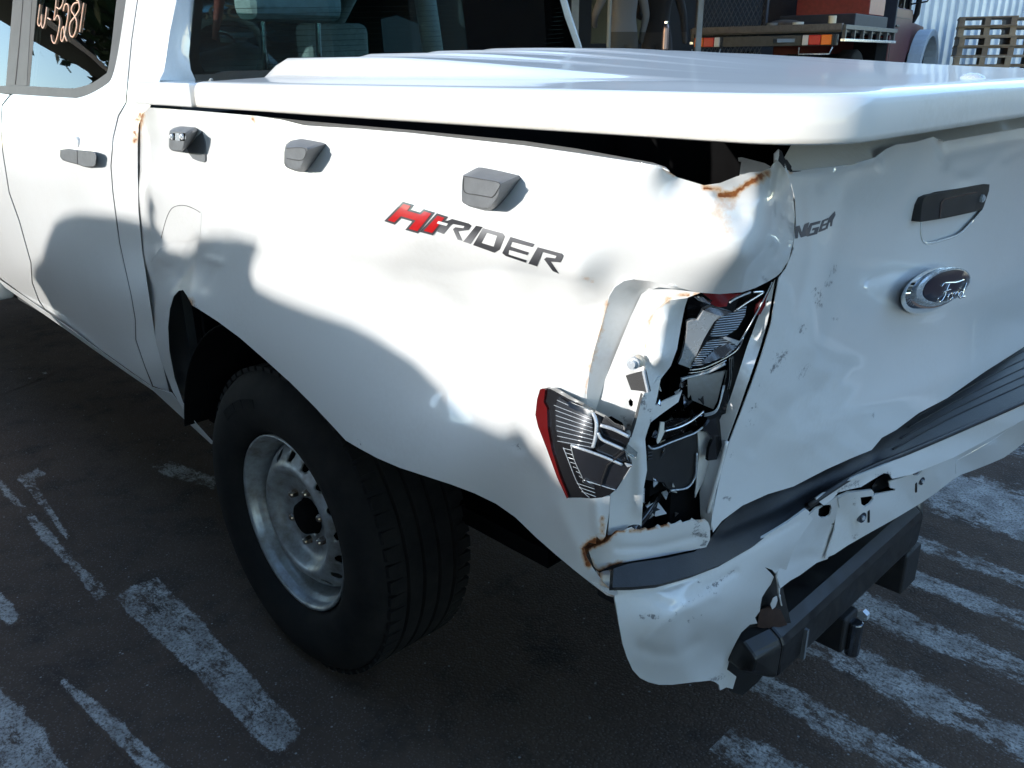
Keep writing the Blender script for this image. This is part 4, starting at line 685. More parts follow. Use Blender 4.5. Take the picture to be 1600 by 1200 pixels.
# ---- wheels ----------------------------------------------------------
def make_wheel(parent, c, name='wheel'):
    """steel wheel with its outer flange at local y = 0"""
    w = empty(name, c); T(w)
    R = .38
    prof = [(.222, .012), (.232, -.006), (.25, -.018), (.285, -.028), (.32, -.027), (.345, -.018), (.362, -.004), (.372, .010), (.376, .018)]
    tread = []
    y = .018
    for gy in (.055, .098, .141, .184):
        tread += [(R, y+.006), (R+.003, gy-.006), (R+.003, gy-.005), (R-.006, gy-.003), (R-.006, gy+.003), (R+.003, gy+.005)]; y = gy
    prof2 = prof+tread+[(R, .215), (.372, .228), (.35, .25), (.30, .262), (.24, .25), (.222, .23)]
    ty = lathe('tyre', prof2, 96, RUBBER, w); sharp(ty, 50)
    bm = bmesh.new()                          # shoulder blocks
    for k in range(64):
        a = 2*math.pi*k/64
        m = Matrix.Rotation(-a, 4, 'Y') @ Matrix.Translation((R-.001, .024, 0)); bbox(bm, (-.006, -.016, -.013), (.0045, .022, .013), m)
        m = Matrix.Rotation(-a-.05, 4, 'Y') @ Matrix.Translation((R-.001, .212, 0)); bbox(bm, (-.006, -.018, -.013), (.0045, .018, .013), m)
    bm_obj('tread_blocks', bm, RUBBER, w)['kind'] = 'stuff'
    bm = bmesh.new()                          # raised sidewall lettering band
    for k in range(26):
        a = 1.75+k*.022
        if k in (8, 15): continue
        m = Matrix.Rotation(-a, 4, 'Y') @ Matrix.Translation((.305, -.028, 0)); bbox(bm, (-.011, -.0016, -.0022), (.011, .003, .0022), m)
    bm_obj('sidewall_marks', bm, RUBBER, w)['kind'] = 'stuff'
    rim = lathe('rim', [(.2205, .012), (.2215, .004), (.2195, .0), (.215, .0015), (.211, .006), (.2085, .018), (.206, .026), (.199, .031), (.196, .042), (.192, .058), (.188, .066), (.186, .075), (.20, .20), (.215, .235)], 96, STEEL, w)
    # disc with round vent holes
    NH = 16; rh = .174; holes = []
    prof_d = [(0, .056), (.05, .056), (.078, .054), (.094, .052), (.106, .044), (.116, .030), (.124, .020), (.131, .016), (.137, .016), (.145, .020), (.158, .031), (.172, .043), (.181, .054), (.187, .066)]
    def yd(r): return np.interp(r, [q[0] for q in prof_d], [q[1] for q in prof_d])
    V = []; E = []
    def ring(cx, cz, r, n):
        b = len(V); V.extend([(cx+r*math.cos(2*math.pi*i/n), cz+r*math.sin(2*math.pi*i/n)) for i in range(n)]); E.extend([(b+i, b+(i+1) % n) for i in range(n)])
    ring(0, 0, .1868, 128); ring(0, 0, .048, 40)
    for k in range(NH): ring(.163*math.cos(2*math.pi*(k+.3)/NH), .163*math.sin(2*math.pi*(k+.3)/NH), .0135, 14)
    for r in np.arange(.056, .184, .006):
        n = int(2*math.pi*r/.010)
        for i in range(n):
            p = np.array([r*math.cos(2*math.pi*i/n), r*math.sin(2*math.pi*i/n)])
            if all(np.hypot(p[0]-.163*math.cos(2*math.pi*(k+.3)/NH), p[1]-.163*math.sin(2*math.pi*(k+.3)/NH)) > .0165 for k in range(NH)): V.append(tuple(p))
    res = delaunay_2d_cdt([Vector(v) for v in V], E, [], 1, 1e-6)
    vv = [(v.x, float(yd(math.hypot(v.x, v.y))), v.y) for v in res[0]]; fs = []
    for f in res[2]:
        a, b, c_ = (res[0][i] for i in f[:3]); gc = (a+b+c_)/3
        if gc.length < .047 or any((gc-Vector((.163*math.cos(2*math.pi*(k+.3)/NH), .163*math.sin(2*math.pi*(k+.3)/NH)))).length < .0125 for k in range(NH)): continue
        cr = (b.x-a.x)*(c_.y-a.y)-(b.y-a.y)*(c_.x-a.x); fs.append(tuple(f) if cr > 0 else tuple(reversed(f)))
    d = mesh_obj('wheel_disc', vv, fs, STEEL, w); s = d.modifiers.new('sheet', 'SOLIDIFY'); s.thickness = .004; s.offset = -1
    lathe('hub', [(.0, .028), (.030, .028), (.038, .032), (.042, .044), (.0425, .056), (.047, .059), (.05, .075)], 32, DARK, w)
    for k in range(6):
        a = 2*math.pi*(k+.35)/6; bm = bmesh.new(); x, z = .0695*math.cos(a), .0695*math.sin(a)
        cyl(bm, (x, .058, z), (x, .040, z), .0115, .0105, n=6); cyl(bm, (x, .040, z), (x, .035, z), .009, .006, n=12); bm_obj('wheel_nut', bm, NUT, w, bevel=.001)
    lathe('brake_drum', [(.0, .10), (.15, .10), (.16, .11), (.16, .18)], 32, DARK, w)
    return w
wheel = make_wheel(truck, (-1.08, .06, .375))
# far side wheels (shared meshes)
for cpos, rz in (((-1.08, 1.77, .375), math.pi), ((-4.25, .06, .375), 0), ((-4.25, 1.77, .375), math.pi)):
    w2 = copy_tree(wheel, truck); w2.location = cpos; w2.rotation_euler = (0, 0, rz)
# ---- load bed cover ---------------------------------------------------
XF, XR, YR = -1.17, .161, 1.83
def rrect(x0, x1, y0, y1, rf, rr, n=10):
    q = []
    for cx, cy, a0, r in ((x1-rr, y0+rr, -90, rr), (x1-rr, y1-rr, 0, rr), (x0+rf, y1-rf, 90, rf), (x0+rf, y0+rf, 180, rf)):
        q += [(cx+r*math.cos(math.radians(a0+90*k/n)), cy+r*math.sin(math.radians(a0+90*k/n))) for k in range(n+1)]
    return q
def sstep(t): t = np.clip(t, 0, 1); return t*t*(3-2*t)
def cover_top(x, y):
    ym = np.minimum(y, YR-y); z = 1.3635+.006*sstep(ym/.2)
    for yk, w, h, xe, a in ((.15, .052, .036, -.05, .055), (.38, .03, .008, -.18, .05), (.58, .03, .0065, -.22, .05), (.76, .03, .006, -.3, .05)):
        f = sstep((xe-x)/.85); yy = yk+a*sstep((x+1.1)/1.0)
        z = z+h*f*sstep((ym-yy)/w)
    return z-.004*sstep((x+.25)/.35)
def densify3(q, s): return densify(q, s)
rings = []
offs = [(0.006, 1.3145), (0.001, 1.3165), (0.0, 1.322), (0.0, 1.338), (.0015, 1.350), (.0045, 1.3575), (.010, 1.3615), (.018, 1.363), (.034, None)]
base = densify(rrect(XF, XR, 0, YR, .03, .1), .03); nb = len(base); V = []; F = []
def off_pt(i, d):
    a = np.array(base[i-1]); b = np.array(base[(i+1) % nb]); t = b-a; t /= np.linalg.norm(t); return np.array(base[i])+d*np.array([-t[1], t[0]])
for d, z in offs:
    for i in range(nb):
        p = off_pt(i, d); V.append((p[0], p[1], z if z else float(cover_top(p[0], p[1]))))
for k in range(len(offs)-1):
    for i in range(nb): F.append((k*nb+i, k*nb+(i+1) % nb, (k+1)*nb+(i+1) % nb, (k+1)*nb+i))
inn = [V[(len(offs)-1)*nb+i][:2] for i in range(nb)]
gx = np.arange(XF+.05, XR-.04, .022); gy = np.r_[np.arange(.045, .95, .0085), np.arange(.95, 1.78, .03)]
pts = [(x, y) for x in gx for y in gy]; pa = np.array(pts); pa = pa[inside(pa, inn) & (dist_poly(pa, np.array(inn), True) > .007)]
res = delaunay_2d_cdt([Vector(v) for v in inn]+[Vector(v) for v in pa], [(i, (i+1) % nb) for i in range(nb)], [], 1, 1e-6)
b0 = (len(offs)-1)*nb; mp = {}
for i, v in enumerate(res[0]):
    if i < nb: mp[i] = b0+i
    else: mp[i] = len(V); V.append((v.x, v.y, float(cover_top(v.x, v.y))))
for f in res[2]:
    a, b, c_ = (res[0][i] for i in f[:3]); cr = (b.x-a.x)*(c_.y-a.y)-(b.y-a.y)*(c_.x-a.x)
    g_ = [mp[i] for i in f]; F.append(tuple(g_ if cr > 0 else reversed(g_)))
cover = T(mesh_obj('bed_cover', V, F, DUSTY)); bm = bmesh.new(); bm.from_mesh(cover.data); bmesh.ops.recalc_face_normals(bm, faces=bm.faces); bm.to_mesh(cover.data); bm.free()
s = cover.modifiers.new('sheet', 'SOLIDIFY'); s.thickness = .006; s.offset = -1
tag(cover, 'dusty white hard cover over the load bed')
q = U3(1519, 121, 'z', 1.366); bm = bmesh.new(); bmesh.ops.create_uvsphere(bm, u_segments=20, v_segments=10, radius=.013, matrix=Matrix.Translation((q[0], q[1], 1.362)) @ Matrix.Diagonal((1.5, 1.2, .8, 1))); bm_obj('lock_dome', bm, SATIN, cover, smooth=True)
for y0, y1 in ((.002, .125), (YR-.125, YR-.002)):
    bm = bmesh.new(); bbox(bm, (-1.455, y0, 1.314), (XF-.004, y1, 1.3605)); T(bm_obj('cover_end_rail', bm, WHITE, bevel=.005, seg=3))
# ---- cab --------------------------------------------------------------
FDR = Field([(10, 152, 'y', .045), (10, 232, 'y', .006), (20, 335, 'y', .0), (40, 425, 'y', .012), (36, 462, 'y', .06), (195, 165, 'y', .042), (178, 230, 'y', .004), (181, 330, 'y', .0), (205, 465, 'y', .012), (225, 570, 'y', .045), (238, 604, 'y', .075), (110, 158, 'y', .045), (110, 230, 'y', .004), (110, 320, 'y', .0), (110, 430, 'y', .01), (110, 512, 'y', .065), (160, 552, 'y', .07), (-120, 150, 'y', .05), (-120, 250, 'y', .01), (-120, 345, 'y', .04),
 (197, 0, 'y', .105), (187, 67, 'y', .078), (50, 0, 'y', .12), (20, 70, 'y', .085), (210, 60, 'y', .08), (266, 47, 'y', .10), (276, 0, 'y', .125), (254, 116, 'y', .07), (245, 140, 'y', .04), (210, 250, 'y', .025), (217, 390, 'y', .028), (240, 520, 'y', .04), (250, 604, 'y', .08), (200, 125, 'y', .05), (-120, 0, 'y', .12)],
 [([(-100, 225), (0, 240), (80, 262), (180, 285)], 14, .003)])
door_w = spline([(0, 146), (105, 152.5), (123, 152.5), (144, 145), (163, 134), (173, 125), (179.5, 105), (187, 67), (197, 0)], 4)
seamL = [(78, 493), (62, 470), (51, 441), (49, 410), (31, 345), (15, 300), (5, 237), (2, 200), (4, 165), (17, 149)]
rd = T(patch('rear_door', [p for p in door_w if p[0] > 17]+[(202, -40), (225, -40), (214, 0), (205, 62), (199, 125), (196, 160), (184, 181), (176, 215), (172.5, 259), (175.5, 300), (186, 380), (204, 462), (210.5, 500), (211, 531), (225, 572), (237, 603), (200, 577), (150, 541), (100, 505)]+seamL, FDR, WHITE, step=9))
fd = T(patch('front_door', [(-140, 140), (0, 146), (15, 148), (2.4, 164), (.6, 200), (3.6, 238), (13.6, 301), (29.6, 346), (47.6, 411), (49.6, 442), (60.6, 471), (76.5, 494), (50, 470), (0, 434), (-140, 335)], FDR, WHITE, step=12))
T(patch('cab_corner', [(227.5, -40), (215.7, 0), (206.7, 62), (200.7, 125), (197.7, 161), (185.7, 182.2), (177.6, 216), (174.2, 259), (177.2, 300), (187.7, 380), (205.7, 462), (212.2, 500), (213.0, 531), (226.7, 571.5), (239.5, 603), (264, 612), (254, 570), (241, 520), (231, 455), (221.5, 390), (216, 330), (214.5, 270), (214.5, 225), (216.5, 195), (224, 179), (235, 166), (243, 140), (250, 124), (256, 112), (266, 47), (276, 0), (282, -40)], FDR, WHITE, step=8, rust=[([(222, 176), (213, 195), (210, 222)], 6, .95)]))
FSL = Field([(50, 480, 'y', .085), (240, 607, 'y', .085), (150, 548, 'y', .085), (150, 553, 'y', .11), (50, 486, 'y', .11), (240, 613, 'y', .11)])
T(patch('sill', [(-60, 395), (28, 457), (100, 507), (150, 543), (200, 579), (238, 605), (268, 614), (300, 655), (334, 692), (330, 694), (240, 611), (200, 584), (150, 549), (100, 513), (28, 463), (-60, 402)], FSL, WHITE_IN, step=6))
# pillars and windows
FRC = Field([(254, 116, 'y', .07), (266, 47, 'y', .10), (276, 0, 'y', .125), (300, 125, 'x', -1.47), (295, 88, 'x', -1.47), (303, 0, 'x', -1.50), (270, 110, 'x', -1.45), (285, 40, 'x', -1.465)])
T(patch('rear_pillar', [(282, -40), (276, 0), (266, 47), (256, 112), (249, 126), (306, 126), (298, 109), (295, 88), (303, 0), (307, -40)], FRC, WHITE, step=7))
FRG = Field([(300, 110, 'x', -1.475), (303, 0, 'x', -1.483), (890, 60, 'x', -1.475), (880, 0, 'x', -1.481)])
rg = T(patch('rear_window', [(308, -40), (304, 0), (296, 88), (299, 109), (306, 126), (912, 126), (899, 73), (883, 28), (875, 0), (868, -40)], FRG, GLASS, step=30, thick=.004))
FRIT = mat('black_glass_border', (.008, .008, .009), .06, coat=1)
patch('window_border', [(308, -40), (304, 0), (296, 88), (299, 109), (306, 126), (912, 126), (905, 96), (320, 112), (313, 100), (311, 85), (318, 0), (322, -40)], FRG, FRIT, rg, step=14, off=-.006)
for k in range(11): strip('demister_line', [(320, 14+9*k), (600, 10+8.4*k), (880, 6+6.6*k)], FRG, .0006, SEAL, rg, -.006, n=4)
T(patch('rear_pillar', [(864, -40), (872, 0), (880, 28), (896, 73), (904, 112), (918, 112), (907, 73), (892, 28), (884, 0), (876, -40)], Field([(872, 0, 'x', -1.49), (905, 75, 'x', -1.47), (892, 28, 'x', -1.47)]), WHITE, step=7, thick=.03))
FW = Field([(100, 136, 'y', .062), (170, 100, 'y', .075), (180, 0, 'y', .118), (50, 0, 'y', .124), (50, 130, 'y', .064)])
dw = T(patch('door_window', [(43, 136), (44, 133), (58, 0), (64, -40), (187, -40), (182, 0), (175.5, 63), (169.5, 108), (163, 118), (142, 131), (120, 138), (60, 138)], FW, GLASS, step=25, thick=.004))
dw2 = T(patch('door_window', [(-140, 136), (9, 136), (10, 132), (20, 0), (24, -40), (-140, -40)], FW, GLASS, step=25, thick=.004))
patch('window_trim', spline([(-140, 131), (0, 134), (43, 134.5), (105, 138), (120, 137), (142, 130.5), (162, 117.5), (168.5, 108), (175, 63), (182, 0), (188, -40)], 4)+[(202, -40)]+list(reversed(spline([(-140, 140), (0, 146), (105, 152), (123, 152), (144, 144.5), (163, 133.5), (173, 124), (179, 105), (187, 67), (197, 0)], 4))), FW, TRIM, dw, step=6, off=.006, thick=.01)
pil = patch('window_pillar', [(9, 134), (20, 0), (23, -40), (53, -40), (49.5, 0), (41.5, 134)], FW, TRIM, dw, step=8, off=.004, thick=.008)
patch('pillar_gap', [(42, 134), (50, 0), (53, -40), (63, -40), (58, 0), (46, 134)], FW, SEAL, dw, step=8, off=.001)
strip('pillar_edge', [(24, 132), (31, 60), (36, 0)], FW, .002, SEAL, dw, .005)
CRAY = mat('orange_window_marker', (.75, .40, .26), .8, noise=.35, nscale=60, col2=(.62, .50, .42))
cw = C(0, 0, 6.6667)
for pts in [[(418, 45), (405, 150), (395, 235), (412, 272), (432, 230), (436, 150), (432, 245), (448, 292), (470, 235), (490, 75)], [(498, 188), (530, 205)], [(590, -20), (578, 100), (566, 208), (600, 160), (625, 215), (612, 330), (578, 445), (548, 430), (535, 365)], [(590, 75), (620, 92), (650, 50), (662, -10)], [(662, 115), (678, 50), (705, 45), (716, 90), (708, 180), (685, 310), (655, 425), (636, 405), (645, 310), (668, 280), (672, 350), (698, 428)], [(815, 25), (770, 40), (745, 105), (772, 155), (800, 220), (795, 310), (760, 385), (728, 345), (735, 240), (785, 170), (828, 95), (822, 20), (800, 0)], [(875, 30), (852, 190), (832, 335)]]:
    strip('marker_stroke', cw(*pts), FW, .0021, CRAY, dw, .006, n=5, sm=5)
# cab shell, seats and controls
INT = mat('cab_interior', (.055, .058, .06), .8, noise=.3, nscale=8); SEATM = mat('seat_cloth', (.52, .56, .56), .9, noise=.3, nscale=40); PLA = mat('pale_trim', (.42, .44, .42), .6, noise=.2, nscale=6)
cab = T(empty('cab_shell'))
box('cab_floor', (-3.6, .12, .5), (-1.53, 1.72, .62), INT, cab); box('cab_rear_wall', (-1.56, .14, .62), (-1.52, 1.70, 1.32), INT, cab); box('door_inner', (-3.4, .10, .6), (-1.6, .13, 1.28), INT, cab); box('door_inner', (-3.4, 1.70, .6), (-1.5, 1.78, 1.30), WHITE, cab)
bm = bmesh.new(); bbox(bm, (-2.95, .17, 1.745), (-1.62, 1.66, 1.80)); bm_obj('roof', bm, WHITE, cab, bevel=.03, seg=3)
for a, b, r in (((-3.55, .12, 1.28), (-2.85, .2, 1.77), .04), ((-3.55, 1.71, 1.28), (-2.85, 1.63, 1.77), .04), ((-2.45, 1.72, 1.25), (-2.45, 1.64, 1.77), .045), ((-2.47, .13, 1.2), (-2.47, .19, 1.77), .035)):
    bm = bmesh.new(); cyl(bm, a, b, r, n=10); bm_obj('cab_pillar', bm, PLA, cab, smooth=True)
ws = mesh_obj('windscreen', [(-3.62, .15, 1.22), (-3.62, 1.68, 1.22), (-2.9, 1.62, 1.76), (-2.9, .21, 1.76)], [(0, 1, 2, 3)], GLASSW, cab); ws.modifiers.new('sheet', 'SOLIDIFY').thickness = .006
bm = bmesh.new(); bbox(bm, (-3.75, .13, .9), (-3.25, 1.70, 1.20)); bm_obj('dashboard', bm, INT, cab, bevel=.05, seg=3)
def seat(x, y, head, w=.46, hz=1.20):
    st = T(empty('seat', (x, y, .62)))
    bm = bmesh.new(); bbox(bm, (-.5, -w/2, 0), (.06, w/2, .20)); bm_obj('cushion', bm, SEATM if head else INT, st, bevel=.05, seg=3)
    bm = bmesh.new(); bbox(bm, (-.06, -w/2, .1), (.08, w/2, hz-.62), Matrix.Rotation(.12, 4, 'Y')); bm_obj('backrest', bm, INT, st, bevel=.05, seg=3)
    if head:
        for s_ in (-.09, .09):
            bm = bmesh.new(); cyl(bm, (.06, s_, hz-.70), (.09, s_, head[0]-.60), .008, n=8); bm_obj('headrest_post', bm, CHROME, st)
        bm = bmesh.new(); bbox(bm, (.03, -.15, head[0]-.62), (.15, .15, head[1]-.62)); bm_obj('headrest', bm, SEATM, st, bevel=.035, seg=3)
    return st
HS2 = None; h1 = U3(450, 18, 'x', -1.78); h2 = U3(775, 14, 'x', -1.78)
seat(-1.86, float(h1[1]), (1.505, 1.72)); seat(-1.86, float(h2[1]), (1.50, 1.70)); seat(-1.86, .92, None, .3)
seat(-2.75, .5, (1.36, 1.55), .5, 1.3); seat(-2.75, 1.33, (1.36, 1.55), .5, 1.3)
sc = U3(346, 92, 'x', -3.05); ring_ = [(sc[0]+.10*math.sin(t), sc[1]+.19*math.cos(t), sc[2]+.16*math.sin(t)) for t in np.linspace(0, 2*math.pi, 33)]
tube('steering_wheel', ring_, .015, PLA, cab, 8)
for pts in [[(415, 20), (395, 48), (300, 42)], [(410, 45), (345, 62), (322, 95), (345, 122), (395, 128), (430, 100)], [(240, 45), (200, 60), (185, 95), (205, 128), (260, 105), (298, 122), (280, 140), (250, 138)], [(150, 105), (165, 125), (148, 145)]]:
    cz = C(290, 0, 4.848)
    V3 = [U3(a, b, 'x', -2.93) for a, b in spline(cz(*pts), 5)]; tube('marker_stroke', V3, .0055, CRAY, ws, 5)
tube('red_strap', [U3(345, -20, 'x', -2.2), U3(340, 30, 'x', -2.2), U3(335, 62, 'x', -2.2)], [.02, .014, .008], mat('red_strap', (.20, .03, .02), .7), cab, 6)
BLIND = mat('blind_cloth', (.11, .115, .11), .8)
patch('side_blind', [(595, 30), (620, 24), (655, 38), (668, 82), (600, 82)], Field([(600, 40, 'x', -2.9), (660, 40, 'x', -2.9), (640, 80, 'x', -2.9)]), BLIND, cab, step=12)
patch('side_blind', [(852, 52), (868, 38), (888, 34), (896, 70), (858, 68)], Field([(600, 40, 'x', -2.3), (660, 40, 'x', -2.3), (640, 80, 'x', -2.3)]), BLIND, cab, step=12)
# door handle
def resample(pl, n):
    P_ = np.array(list(pl)+[pl[0]], float); s_ = np.r_[0, np.cumsum(np.linalg.norm(np.diff(P_, axis=0), axis=1))]; t = np.linspace(0, s_[-1], n, endpoint=False)
    return [(np.interp(k, s_, P_[:, 0]), np.interp(k, s_, P_[:, 1])) for k in t]
def loft(name, sects, m, par=None, n=40, ang=40):
    V = []; F = []
    for pl, y in sects: V += [tuple(U3(a, b, 'y', y)) for a, b in resample(pl, n)]
    for k in range(len(sects)-1):
        for i in range(n): F.append((k*n+i, k*n+(i+1) % n, (k+1)*n+(i+1) % n, (k+1)*n+i))
    F.append(tuple(range(n))); F.append(tuple(reversed(range((len(sects)-1)*n, len(sects)*n))))
    bm = bmesh.new(); vs = [bm.verts.new(v) for v in V]
    for f in F: bm.faces.new([vs[i] for i in f])
    o = bm_obj(name, bm, m, par, smooth=True); return sharp(o, ang)
cd = C(0, 0, 3.2)
hf = cd((300, 748), (345, 743), (385, 750), (460, 756), (478, 764), (484, 785), (480, 825), (468, 834), (425, 836), (385, 822), (345, 812), (310, 800), (298, 780))
dh = T(loft('door_handle', [(hf, .012), (hf, -.016), (inset(hf, 1.2), -.024)], GREY))
strip('handle_joint', cd((385, 750), (388, 822)), Field([(100, 240, 'y', -.0245), (140, 240, 'y', -.0245), (120, 250, 'y', -.0245)]), .0008, SEAL, dh, 0)
bm = bmesh.new(); q = U3(121, 222, 'y', .004); cyl(bm, (q[0], q[1]+.01, q[2]), (q[0], q[1]-.004, q[2]), .013, n=24); bm_obj('lock_cap', bm, WHITE, rd, bevel=.002)
# ---- rack brackets on the bed side ------------------------------------
cb = C(240, 180, 5.3333); cb3 = C(700, 240, 11.43)
def bracket(front, back, yf, yb, cr, lines, label):
    f = cr(*front); b = cr(*back)
    o = T(loft('rack_bracket', [(b, yb), ([(.5*(p[0]+q[0]), .5*(p[1]+q[1])) for p, q in zip(resample(f, 40), resample(b, 40))], .55*yf+.45*yb), (f, yf+.004), (inset(f, .9), yf)], GREY)); tag(o, label)
    fld = Field([(*f[0], 'y', yf-.0004), (*f[3], 'y', yf-.0004), (*f[5], 'y', yf-.0004)])
    for l in lines: strip('bracket_groove', cr(*l), fld, .0007, SEAL, o, 0, n=4)
    return o
bracket([(255, 470), (290, 400), (560, 450), (920, 520), (945, 540), (900, 760), (800, 900), (700, 985), (560, 970), (330, 920), (245, 850), (240, 650)], [(270, 380), (520, 245), (580, 240), (900, 300), (1300, 385), (1330, 420), (1180, 640), (1000, 880), (850, 1030), (700, 1040), (400, 960), (250, 880)], -.062, -.016, cb3, [[(300, 405), (600, 460), (915, 525), (880, 660), (790, 775), (700, 770), (500, 735), (290, 680), (280, 430), (300, 405)]], 'grey rack bracket nearest the lettering')
bracket([(1088, 300), (1098, 268), (1180, 265), (1280, 272), (1288, 285), (1255, 380), (1215, 448), (1170, 452), (1105, 430), (1086, 405)], [(1100, 245), (1140, 212), (1230, 195), (1330, 208), (1440, 228), (1455, 240), (1390, 330), (1320, 430), (1270, 480), (1200, 475), (1120, 445), (1090, 420)], -.052, -.008, cb, [[(1105, 275), (1260, 278), (1240, 372), (1110, 360)]], 'grey rack bracket in the middle of the bed side')
b1 = bracket([(128, 165), (140, 135), (200, 132), (268, 142), (270, 160), (260, 220), (240, 295), (200, 298), (145, 292), (127, 262)], [(135, 125), (170, 100), (230, 83), (300, 88), (370, 95), (385, 120), (350, 190), (300, 250), (265, 285), (245, 302), (170, 302), (128, 275)], -.05, -.004, cb, [], 'broken grey rack bracket with bare bolts')
FB1 = Field([(265, 205, 'y', -.0508), (290, 205, 'y', -.0508), (270, 230, 'y', -.0508)])
patch('bracket_slot', cb((134, 150), (262, 150), (255, 215), (140, 205)), FB1, DARK, b1, step=4, thick=.001)
patch('bracket_clamp', cb((180, 150), (215, 150), (218, 215), (178, 208)), FB1, SATIN, b1, step=4, off=.002, thick=.002)
for x in (158, 242):
    q = Vector(FB1(cb((x, 178)), .001)[0]); bm = bmesh.new(); cyl(bm, q+Vector((0, .004, 0)), q+Vector((0, -.003, 0)), .0055, n=16); cyl(bm, q+Vector((0, -.003, 0)), q+Vector((0, -.006, 0)), .003, n=8); bm_obj('bracket_bolt', bm, mat('pale_bolt', (.75, .75, .75), .4, .3), b1)
patch('bracket_plate', cb((380, 95), (400, 108), (425, 220), (428, 380), (415, 393), (370, 382), (325, 362), (295, 320), (275, 275), (300, 250), (350, 190)), Field([(300, 220, 'y', -.008), (320, 220, 'y', -.008), (310, 250, 'y', -.008)]), GREY, b1, step=5, thick=.004)
# ---- hidden body: bed liner, wheel well, chassis ------------------------
body = T(empty('bed_tub'))
box('bed_floor', (-1.45, .12, .80), (-.10, 1.72, .84), DARK, body); box('liner_wall', (-1.45, .10, .84), (-.12, .115, 1.24), DARK, body); box('bulkhead', (-1.455, .08, .7), (-1.44, 1.75, 1.29), DARK, body); box('bed_side_far', (-1.46, 1.73, .62), (-.03, 1.81, 1.30), WHITE, body, .02); box('liner_wall', (-.16, .24, .84), (-.12, 1.6, 1.20), DARK, body); box('liner_wall', (-1.45, 1.70, .84), (-.12, 1.725, 1.29), DARK, body); box('bed_sill', (-.35, .16, .70), (-.09, 1.68, .80), DARK, body)
V = []; F = []; n = 28
for k in range(n+1):
    a = math.radians(42+k*126/n)
    for y in (.03, .44): V.append((-1.08+.47*math.cos(a), y, .40+.47*math.sin(a)))
F = [(2*k, 2*k+1, 2*k+3, 2*k+2) for k in range(n)]
ww = T(mesh_obj('wheel_well', V, F, DARK)); ww.modifiers.new('sheet', 'SOLIDIFY').thickness = .004
box('well_wall', (-1.56, .44, .3), (-.6, .46, .9), DARK, ww); box('well_front', (-1.52, .09, .5), (-1.49, .5, 1.2), DARK, ww); box('well_rear', (-.62, .05, .78), (-.16, .4, .80), DARK, ww)
fr = T(empty('chassis')); box('frame_rail', (-4.6, .42, .48), (-.15, .52, .62), DARK, fr); box('frame_rail', (-4.6, 1.32, .48), (-.15, 1.42, .62), DARK, fr); box('underbody', (-3.6, .5, .40), (-1.6, 1.4, .5), DARK, fr)
bm = bmesh.new(); cyl(bm, (-1.08, .3, .375), (-1.08, 1.55, .375), .05, n=12); bm_obj('rear_axle', bm, DARK, fr, smooth=True); bm = bmesh.new(); cyl(bm, (-1.7, .62, .42), (-.3, .62, .46), .09, n=14); bm_obj('exhaust_muffler', bm, DARK, fr, smooth=True)
for y0, y1 in ((.28, .36), (1.46, 1.54)): box('leaf_spring', (-1.7, y0, .44), (-.45, y1, .48), DARK, fr)
# front end
fe = T(empty('front_end'))
def ext(name, prof, y0, y1, m, par, bev=.05):
    bm = bmesh.new(); a = [bm.verts.new((x, y0, z)) for x, z in prof]; b = [bm.verts.new((x, y1, z)) for x, z in prof]; n = len(prof); bm.faces.new(a); bm.faces.new(list(reversed(b)))
    for i in range(n): bm.faces.new((a[i], b[i], b[(i+1) % n], a[(i+1) % n]))
    return bm_obj(name, bm, m, par, bevel=bev, seg=3)
ext('hood', [(-3.55, 1.0), (-3.55, 1.24), (-4.2, 1.19), (-4.8, 1.08), (-4.95, .9), (-4.95, .55), (-4.8, .5), (-4.8, .9), (-3.7, .9)], .08, 1.75, WHITE, fe); ext('front_fender', [(-3.3, .5), (-3.3, 1.22), (-3.6, 1.22), (-4.2, 1.15), (-4.85, 1.02), (-4.9, .6), (-4.75, .55), (-4.7, .75), (-4.5, .88), (-4.25, .92), (-4.0, .88), (-3.82, .72), (-3.76, .5)], .03, .12, WHITE, fe, .02)
# ================================================================== unseen neighbouring vehicle, outline swept along the sun to match the bed side shadow
prof = [(-9, -1.2), (-9, .40), (-2.75, .44), (-2.62, .50), (-2.6, .74), (-2.5, .79), (-2.383, .833), (-2.30, .89), (-2.18, .968), (-2.08, 1.0), (-1.97, 1.02), (-1.80, 1.035), (-1.685, 1.044), (-1.53, 1.044), (-1.515, 1.065), (-1.49, 1.10), (-1.455, 1.118), (-1.435, 1.105), (-1.45, 1.08), (-1.495, 1.055), (-1.47, 1.045), (-1.42, 1.028), (-1.452, .998), (-1.36, 1.0), (-1.259, 1.027), (-1.225, 1.05), (-1.195, 1.056), (-1.113, 1.068), (-1.0, 1.08), (-.905, 1.081), (-.945, 1.04), (-.962, 1.01), (-.945, .992), (-.866, .986), (-.715, .985), (-.63, .985), (-.565, .976), (-.481, .955), (-.405, .917), (-.346, .897), (-.263, .898), (-.218, .92), (-.16, .86), (0, .83), (.3, .84), (1.5, 1.0), (4.5, 1.05), (4.6, -1.2)]
n = len(prof); V = []
tt = 3.4/abs(TO_SUN.y)
for k, ext_ in enumerate((0.0, 1.55)):
    for x, z in prof:
        q = Vector((x, -.02, z))+TO_SUN*(tt+ext_); V.append((q.x, q.y, max(q.z, .02+.3*k)))
F = [tuple(range(n)), tuple(reversed(range(n, 2*n)))]+[(i, (i+1) % n, n+(i+1) % n, n+i) for i in range(n)]
VANM = mat('dark_vehicle_paint', (.05, .055, .065), .4, coat=.7, noise=.3, nscale=2)
nv = empty('shadow_caster', (-1.5, -3.6, 0)); tag(nv, 'unseen dark shadow caster beside the pickup, shaped to match its shadow', 'shadow caster')
